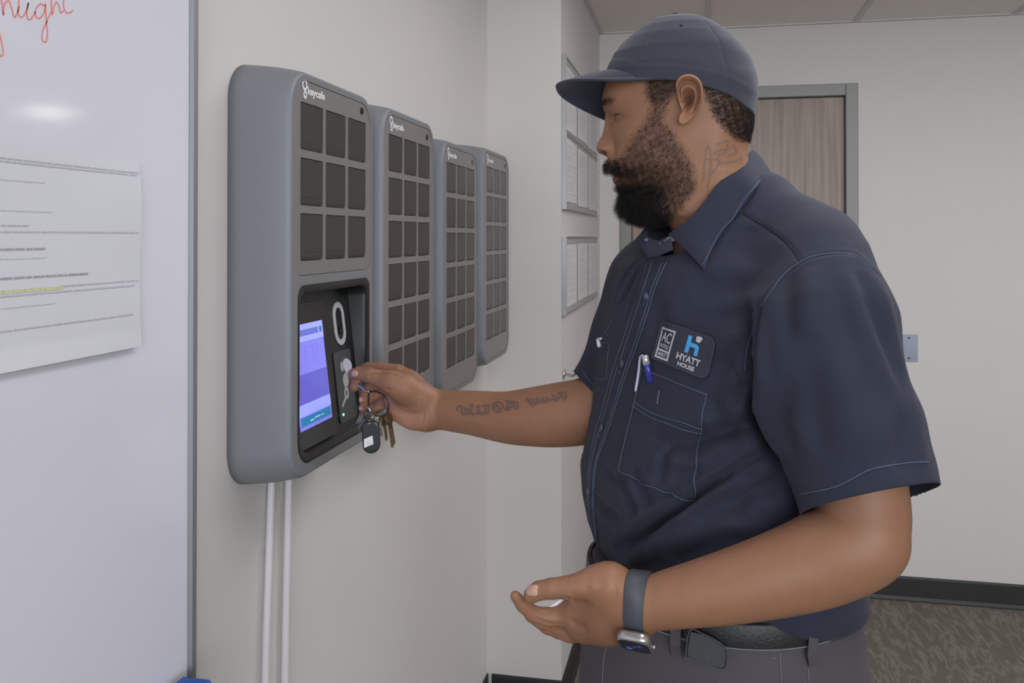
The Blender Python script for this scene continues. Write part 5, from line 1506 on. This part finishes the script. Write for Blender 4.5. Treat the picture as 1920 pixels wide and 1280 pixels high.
for k in range(nth):
    t = 2*math.pi*k/nth
    z0_ = 0.0
    zr_ = zcut(capr(.05, t)[0], math.cos(t))
    for it in range(4): zr_ = zcut(capr(zr_, t)[0], math.cos(t))
    zr_ += roll_(*capr(zr_, t))
    for j in range(nv_+1):
        q = j/nv_; z = zr_+(ztop-zr_)*math.sin(q*math.pi/2)**1.05 if q < 1 else ztop
        x, y = capr(min(z, ztop-1e-5), t)
        g = 0
        for a0 in (0, math.pi/3, 2*math.pi/3, math.pi, -math.pi/3, -2*math.pi/3):
            da = (t-a0+math.pi) % (2*math.pi)-math.pi; g -= .0011*math.exp(-(da*.085/.0016)**2)
        g += .0007*math.sin(z*160+t*3)*math.exp(-((t-4.2 if t > 3.14 else t-2.1)/.8)**2)
        if q < .14: g += .0010
        n_ = np.array([x-0, y*1.2, .02+z*.2]); n_ /= np.linalg.norm(n_)
        V.append(HC+hF*(x+n_[0]*g)+hL*(y+n_[1]*g)+hZ*z)
Fq = []
for k in range(nth):
    k2 = (k+1) % nth
    for j in range(nv_): Fq.append((k*(nv_+1)+j, k2*(nv_+1)+j, k2*(nv_+1)+j+1, k*(nv_+1)+j+1))
cap = fastmesh('cap', np.array(V), np.array(Fq), M_cap, man); md = cap.modifiers.new('c', 'SOLIDIFY'); md.thickness = .0018; md.offset = -1
rimpts = [V[k*(nv_+1)] for k in range(nth)]
CAPT = bvh(np.array(V), np.array(Fq))
V2, F2 = tube([HC+hF*hpx(1266, 27)[0]+hZ*(ztop-.002), HC+hF*hpx(1266, 27)[0]+hZ*(ztop+.0022)], [.007, .005], 14); mk('top_button', V2, F2, M_cap, cap, smooth=True)
c = hit(CAPT, 1278, 48, .0006)
if c is not None:
    c2 = hit(CAPT, 1278, 48, .0012); V2, F2 = tube([c, c2], .0022, 12); mk('eyelet', V2, F2, M_dark, cap, smooth=True)
# white embroidery on the cap's front
def capfront(y, z, off):
    x0, _ = capr(z, 0); o = HC+hF*.2+hL*y+hZ*z; h_ = CAPT.ray_cast(Vector(o), Vector(-hF)); return (np.array(h_[0]) if h_[0] is not None else HC+hF*x0+hL*y+hZ*z)+hF*off
em_ = MB()
for (y0, v0, y1, v1) in ((-.030, 70, .030, 75), (-.020, 82, .024, 94), (.012, 78, .030, 82), (-.030, 98, .031, 104)):
    for k in range(6):
        ya = y0+(y1-y0)*k/6; yb_ = y0+(y1-y0)*(k+.78)/6
        za, zb__ = hpx(1160, v0)[1], hpx(1160, v1)[1]
        em_.add([capfront(ya, za, .0012), capfront(yb_, za, .0012), capfront(yb_, zb__, .0012), capfront(ya, zb__, .0012)], [(0, 1, 2, 3)])
mk('embroidery', em_.V, em_.F, M_thr, cap)
# brim
xt, zt__ = hpx(1043, 168)
nS_, nT_ = 60, 18; Vb = []
hw = .079
for i in range(nS_+1):
    s = -1+2*i/nS_; ang = s*R(84)
    # attachment: the cap rim at this angle
    zr_ = zcut(capr(.05, ang)[0], 1)
    for it in range(4): zr_ = zcut(capr(zr_, ang)[0], 1)
    zr_ += roll_(*capr(zr_, ang))
    xr_, yr_ = capr(zr_, ang); A_ = np.array([xr_-.001, yr_*.985, zr_+.001])
    xo = .042+(xt-.042)*(1-abs(s)**2.1)**.74; yo = hw*np.sign(s)*abs(s)**.92
    roll = .235*yo
    zo = zt__-(.029 if yo < 0 else .020)*(yo/.07)**2*(.6+.4*min(1, abs(s)))+roll
    if abs(s) > .9: zo = zo*(1-(abs(s)-.9)/.1)+A_[2]*(abs(s)-.9)/.1; xo = xo*(1-(abs(s)-.9)/.1)+A_[0]*(abs(s)-.9)/.1; yo = yo*(1-(abs(s)-.9)/.1)+A_[1]*(abs(s)-.9)/.1
    for j in range(nT_+1):
        t = j/nT_; p = A_*(1-t)+np.array([xo, yo, zo])*t
        p[2] += .002*math.sin(math.pi*t)*(1-s*s); Vb.append(HC+hF*p[0]+hL*p[1]+hZ*p[2])
Fb = [(i*(nT_+1)+j, (i+1)*(nT_+1)+j, (i+1)*(nT_+1)+j+1, i*(nT_+1)+j+1) for i in range(nS_) for j in range(nT_)]
br = fastmesh('brim', np.array(Vb), np.array(Fb), M_cap, cap); md = br.modifiers.new('c', 'SOLIDIFY'); md.thickness = .003; md.offset = 0
# ================================================================ beard, hair, brows as curled strands
def sample(mask, n, seed):
    """n roots on head faces whose vertices carry the mask weight"""
    rg = np.random.RandomState(seed); wv = mask[hf].mean(1); ar = np.linalg.norm(np.cross(hv[hf[:, 2]]-hv[hf[:, 0]], hv[hf[:, 3]]-hv[hf[:, 1]]), axis=1)*wv
    fi = rg.choice(len(hf), n, p=ar/ar.sum()); a, b = rg.rand(n, 1), rg.rand(n, 1); q = hv[hf[fi]]
    p = q[:, 0]*(1-a)*(1-b)+q[:, 1]*a*(1-b)+q[:, 2]*a*b+q[:, 3]*(1-a)*b
    nn = np.cross(q[:, 2]-q[:, 0], q[:, 3]-q[:, 1]); nn /= np.linalg.norm(nn, axis=1)[:, None]+1e-12
    out = p-(HC+hZ*(-.03)); sg = np.sign((nn*out).sum(1))[:, None]; return p, nn*sg, rg
def strands(name, p, d0, L, rad, curl, freq, rg, m, seg=6, parent=man):
    n = len(p); t = np.linspace(0, 1, seg+1)
    a = np.cross(d0, rg.normal(size=(n, 3))); a /= np.linalg.norm(a, axis=1)[:, None]+1e-9; b = np.cross(d0, a)
    ph = rg.rand(n, 1)*6.28; fq = freq*(.7+.6*rg.rand(n, 1)); cu = curl*(.6+.8*rg.rand(n, 1))
    pts = p[:, None, :]+d0[:, None, :]*(L[:, None, None]*t[None, :, None])
    w_ = np.minimum(t*2.5, 1)[None, :, None]
    pts = pts+(a[:, None, :]*np.cos(ph+fq*6.28*t[None, :])[..., None]+b[:, None, :]*np.sin(ph+fq*6.28*t[None, :])[..., None])*cu[:, :, None]*w_
    tan = np.gradient(pts, axis=1); tan /= np.linalg.norm(tan, axis=2)[..., None]+1e-12
    u1 = np.cross(tan, np.array([.3, .5, .8])); u1 /= np.linalg.norm(u1, axis=2)[..., None]+1e-12; u2 = np.cross(tan, u1)
    rr = rad*(1-.75*t)[None, :, None]
    R3 = [pts+(u1*math.cos(k*2.0944)+u2*math.sin(k*2.0944))*rr for k in range(3)]
    V = np.stack(R3, 2).reshape(-1, 3)     # strand, seg, 3
    base = (np.arange(n)[:, None]*(seg+1)+np.arange(seg)[None, :])*3
    Fq = []
    for k in range(3): Fq.append(np.stack([base+k, base+(k+1) % 3, base+3+(k+1) % 3, base+3+k], -1).reshape(-1, 4))
    return fastmesh(name, V, np.concatenate(Fq), m, parent)
M_beard = mat('black_beard_hair', (34,30,30), .55, spec=.35); M_hairb = mat('dark_brown_hair', (50,42,38), .6, spec=.3)
low_ = np.clip((hvv-285)/60, 0, 1)                       # denser towards the chin
frontw = np.clip((1262-hu)/60, 0, 1)
bmask = soft(beard_poly, 5)
n_noise = np.array([noise.noise(Vector((x*90, y*90, z*90))) for x, y, z in zip(hx[::1], hy[::1], hz[::1])]) if False else np.sin(hu*.31+hvv*.17)*np.sin(hu*.13-hvv*.29+1)
den = bmask*(.30+.9*low_*np.clip(frontw+.25, 0, 1))*(.75+.45*n_noise)
den = np.clip(den, 0, None)*(1-.97*np.clip(lipm*(np.abs(hvv-334) < 13), 0, 1))
p, nn, rg = sample(den, 21000, 5)
pu, pv, _ = to_px(HC+((p-HC)@hF)[:, None]*hF+np.abs((p-HC)@hL)[:, None]*hL+((p-HC)@hZ)[:, None]*hZ)
chin = np.clip((pv-335)/45, 0, 1)*np.clip((1275-pu)/50, 0, 1)
mous = (pv < 326)*(pu < 1165)
L = .0042+.0030*rg.rand(len(p))+chin*(.0060+.007*rg.rand(len(p)))+mous*.001
d0 = nn*(.55)+np.array([0, 0, -1.0])*(.55+.3*chin)[:, None]+hF*(.10+.25*chin)[:, None]+rg.normal(size=(len(p), 3))*.22
d0 /= np.linalg.norm(d0, axis=1)[:, None]
ck = chin+mous*.8+.25*rg.rand(len(p)) < .35
M_beard2 = mat('brown_beard_hair', (72,54,46), .55, spec=.3)
bo = strands('beard', p[~ck], d0[~ck], L[~ck], .00016, .0011, 1.6, rg, M_beard)
strands('cheek_beard', p[ck], d0[ck], L[ck], .00014, .0010, 1.5, rg, M_beard2, parent=man)
hmask = soft(hair_poly, 4)*np.where(hx > 0, .40, 1)*(hz < np.interp(hx, cutx, cutz)+.001)
p, nn, rg = sample(np.clip(hmask*(.8+.4*n_noise), 0, None), 12000, 8)
d0 = nn*.7+np.array([0, 0, -1.0])*.45-hF*.3+rg.normal(size=(len(p), 3))*.35; d0 /= np.linalg.norm(d0, axis=1)[:, None]
strands('hair', p, d0, .0022+.0018*rg.rand(len(p)), .00015, .0008, 1.3, rg, M_hairb, 5)
brow = np.clip((1164-hu)/22, 0, 1)*np.exp(-(((np.abs(hy)-.027)/.018)**2+((hz-ZE(195)-.003*np.cos((np.abs(hy)-.03)*60))/.0038)**2)**1.5)*front_side
p, nn, rg = sample(brow, 600, 9)
d0 = nn*.35-hF*.3+hZ*.15+rg.normal(size=(len(p), 3))*.15+np.sign((p-HC)@hL)[:, None]*hL*.6; d0 /= np.linalg.norm(d0, axis=1)[:, None]
strands('eyebrows', p, d0, .005+.003*rg.rand(len(p)), .00014, .0003, .8, rg, M_beard, 4)
# ================================================================ tattoos: ink shapes lying on the skin (kept as thin sub-meshes of the body)
M_ink2 = mat('tattoo_ink', (112,86,74), .6)
def tattoo(tree, strokes, w, off=.00035, m=M_ink2):
    mb = MB()
    for st in strokes:
        q = smoothline([np.array(p, float) for p in st], 5); V, Fc = ribbon2d(q, w)
        P3 = [hit(tree, a, b, off) for a, b in V]
        if all(p is not None for p in P3) and max(np.linalg.norm(P3[i]-P3[i+2]) for i in range(len(P3)-2)) < .02: mb.add(P3, Fc)
    if mb.V: mk('tattoo', mb.V, mb.F, m, man)
def tc(x, y): return (780+x/5.053, 660+y/5.053)
t1 = [[(385,560),(400,515),(440,520),(430,560),(455,590)], [(440,595),(480,560),(460,530),(500,545),(520,595)], [(500,510),(540,500),(520,560),(545,605)], [(560,530),(600,510),(590,575),(640,590),(600,560)],
      [(620,515),(660,505),(655,560),(640,590)], [(660,500),(695,510),(690,550),(690,585)], [(725,545),(740,490),(790,475),(825,510),(800,560),(750,565),(745,520),(790,510)], [(850,470),(880,465),(870,510),(850,540),(900,545)],
      [(890,480),(940,470),(965,500),(960,540)], [(900,500),(930,495),(940,540)], [(430,590),(520,585),(600,580),(680,575)], [(750,500),(800,540)], [(770,490),(780,560)], [(840,545),(900,520),(950,520)]]
t2 = [[(1035,460),(1060,445),(1075,480),(1110,515)], [(1070,455),(1110,450),(1120,490),(1150,500)], [(1130,440),(1160,450),(1165,490)], [(1180,430),(1210,450),(1200,475),(1250,470)], [(1230,425),(1260,450),(1290,465)],
      [(1290,420),(1310,410),(1300,450),(1350,460)], [(1340,400),(1380,385),(1370,430),(1340,445)], [(1390,385),(1420,385),(1420,440),(1390,450)], [(1070,480),(1150,470),(1250,455),(1350,430),(1410,420)]]
tattoo(ARMTREE, [[tc(*q) for q in s] for s in t1], 4.2); tattoo(ARMTREE, [[tc(*q) for q in s] for s in t2], 4.2)
def t3(x, y): return (1020+x/2.909, y/2.909)
M_ink3 = mat('faded_neck_ink', (122,94,80), .6)
tattoo(HEADTREE, [[t3(*q) for q in s] for s in ([(870,990),(875,900),(895,790),(910,860),(905,950),(890,1030)], [(880,870),(960,880),(900,960)], [(940,790),(1000,770),(990,830),(950,850),(960,900)], [(1000,850),(1050,830),(1030,790)], [(960,890),(1040,880),(1080,860)], [(920,840),(960,820),(1020,810)])], 3.2, m=M_ink3)
# ================================================================ keys, ring and fobs in the raised hand
kd = 1.405
ks = empty('key_ring', P(715,760,kd)); tag(ks, 'dark steel ring of assorted keys hanging from the raised right hand', 'key ring')
M_nick = mat('nickel', (196,190,176), .25, metal=.9); M_brass = mat('worn_brass', (140,122,92), .38, metal=.85); M_dsteel = mat('dark_steel', (70,62,58), .3, metal=.8)
def k8(x, y, d): return P(620+x/5.333, 640+y/5.333, d)
rg_ = smoothline([k8(388,510,kd), k8(440,498,kd-.004), k8(520,530,kd-.010), k8(575,610,kd-.012), k8(568,700,kd-.010), k8(520,745,kd-.006), k8(450,745,kd), k8(395,700,kd+.006), k8(380,620,kd+.008), k8(382,550,kd+.004)], 6, True)
V, Fc = tube(rg_, .0011, 8, closed=True); mk('ring', V, Fc, M_dsteel, ks, smooth=True)
V, Fc = tube(smoothline([k8(275,430,1.418), k8(300,450,1.412), k8(330,470,1.408), k8(355,492,1.405), k8(388,502,1.402)], 4), [.0028,.0030]+[.0026]*15, 10); mk('swivel_clasp', V, Fc, M_nick, ks, smooth=True)
def key(pa, pb, m, bow=.0115, w=.0048, rot=1.1):
    """a cut key from its bow centre pa to its tip pb"""
    ax_ = pb-pa; Ln = np.linalg.norm(ax_); ax_ = ax_/Ln; n_ = nrmz(CAM-pa); 
    s_ = nrmz(np.cross(ax_, n_)); n_ = np.cross(s_, ax_); s_, n_ = s_*math.cos(rot)+n_*math.sin(rot), n_*math.cos(rot)-s_*math.sin(rot)
    o = [(bow*math.cos(a), bow*.92*math.sin(a)) for a in np.linspace(R(200), R(-20), 20)]; o = [(x, y) for x, y in o]
    prof_ = [(-math.cos(R(25))*w, bow*.8)]
    left = [(w*.9, bow*.85+.001)]; L_ = []
    random.seed(int(Ln*1e5)); y = bow*.9
    right = []
    nt = 7
    for i in range(nt):
        yy = bow*1.0+(Ln-bow*1.0)*i/nt; right += [(w*.85, yy), (w*(.25+.45*random.random()), yy+(Ln-bow)/nt*.5)]
    outl = [(-x, -y) if False else (x, y) for x, y in [(bow*math.cos(a), -bow*math.sin(a)) for a in np.linspace(R(-38), R(218), 22)]]
    outl = [(bow*math.sin(a), -bow*math.cos(a)) for a in np.linspace(R(-148), R(148), 24)]
    outl += right+[(w*.2, Ln), (-w*.6, Ln-.002)]+[(-w*.85, Ln-.005), (-w*.85, bow*.95)]
    hole = [(.0026*math.sin(a), -bow*.45+.0026*math.cos(a)) for a in np.linspace(0, 2*math.pi, 10, endpoint=False)]
    V, Fc = plate(outl, [hole], -.001, .001, lambda a, b, x: pa+s_*a+ax_*b+n_*x, back=True)
    return mk('key', V, Fc, m, ks)
key(k8(385,740,kd), k8(268,905,kd+.008), M_nick, .0075, .0042, .6); key(k8(430,765,kd+.002), k8(405,850,kd+.01), M_nick, .0085); key(k8(500,800,kd-.004), k8(512,950,kd), M_nick, .0095, .004)
key(k8(535,790,kd-.008), k8(560,990,kd-.004), M_brass, .010, .004); key(k8(575,770,kd-.010), k8(620,1062,kd-.008), M_brass, .0095, .0045); key(k8(590,780,kd-.007), k8(636,1030,kd-.002), M_brass, .009, .0045); key(k8(470,775,kd+.003), k8(330,790,kd+.02), M_nick, .008, .004)
V, Fc = tube(smoothline([k8(372,660,kd-.004), k8(385,672,kd-.006), k8(400,700,kd-.006), k8(392,716,kd-.004)], 5), .0020, 8); mk('link', V, Fc, M_nick, ks, smooth=True)
# black fob with white label
fo_ = empty('key_fob', k8(405,960,kd-.012)); tag(fo_, 'black oval key fob with a small white label, hanging lowest from the key ring', 'key fob')
fc_ = k8(405,955,kd-.014); fx = nrmz(k8(480,945,kd-.014)-k8(330,965,kd-.014)); fz = nrmz(k8(395,820,kd-.014)-k8(412,1110,kd-.014)); fn = np.cross(fx, fz)
if fn@(CAM-fc_) < 0: fn = -fn
def fm(a, b, x): return fc_+fx*a+fz*b+fn*x
fo_out = rrect(.0272, .0500, [.0128, .008, .008, .0128], 8)
V, Fc = prismloft([[tuple(fm(a*s, b*s, x)) for a, b in fo_out] for s, x in ((.85, -.0035), (1, -.002), (1, .0022), (.93, .0036), (.85, .004))], True)
k = len(V); V2, F2 = fill2d([(a*.85, b*.85) for a, b in fo_out]); V = list(V)+[fm(a, b, .004) for a, b in V2]; Fc += [tuple(i+k for i in f) for f in F2]
mk('body', V, Fc, mat('fob_black', (40,41,46), .35), fo_)
q = [(-.0112,-.0145), (.0036,-.0105), (.0030,.0030), (-.0108,-.0010)]; V, Fc = plate(q, [], .0041, .0044, fm); lab_ = mk('label', V, Fc, M_white, fo_)
V, Fc = ribbon2d([(-.006,-.0085), (-.0035,-.003), (-.001,-.0075)], .0007); mk('label_mark', [fm(a, b, .0046) for a, b in V], Fc, M_ink, lab_)
V, Fc = ribbon2d([(-.007,-.0095), (.0,-.0085)], .0007); mk('label_mark', [fm(a, b, .0046) for a, b in V], Fc, M_ink, lab_)
V, Fc = tube([fm(-.001, .0225, .004), fm(-.001, .0225, .0048)], .0018, 10); mk('rivet', V, Fc, M_nick, fo_, smooth=True)
cd_ = empty('card', P(1044,1130,1.0)); tag(cd_, 'sliver of a small white card tucked inside his lowered hand', 'card')
cq = [P(1029,1138,1.004), P(1056,1120,1.004), P(1060,1122,1.004), P(1035,1142,1.004)]; bk = nrmz(ray(1044,1130))*.03
mk('sheet', cq+[q+bk for q in cq], [(0,1,2,3),(7,6,5,4),(0,4,5,1),(1,5,6,2),(2,6,7,3),(3,7,4,0)], M_white, cd_)
# pale teardrop tag pinched between thumb and index
tg_ = empty('key_tag', k8(160,240,1.425)); tag(tg_, 'pale grey teardrop key tag pinched between thumb and finger at the reader', 'key tag')
tp = smoothline([k8(x, y, 1.432-(y-170)*.00006) for x, y in ((175,350),(145,300),(123,235),(128,185),(155,168),(190,190),(212,240),(205,290),(190,330))], 4, True)
tn = nrmz(CAM-k8(160,240,1.43)); cen_ = np.mean(tp, 0)
V, Fc = prismloft([[tuple(cen_+(p-cen_)*s+tn*x) for p in tp] for s, x in ((.9, 0), (1, .0006), (1, .0022), (.92, .003))], True); Fc.append(tuple(range(len(V)-len(tp), len(V))))
mk('tag', V, Fc, mat('pale_tag', (176,176,174), .35), tg_)
V, Fc = tube([k8(180,330,1.428), k8(215,262,1.427)], .0009, 6); mk('strap', V, Fc, M_black, tg_)
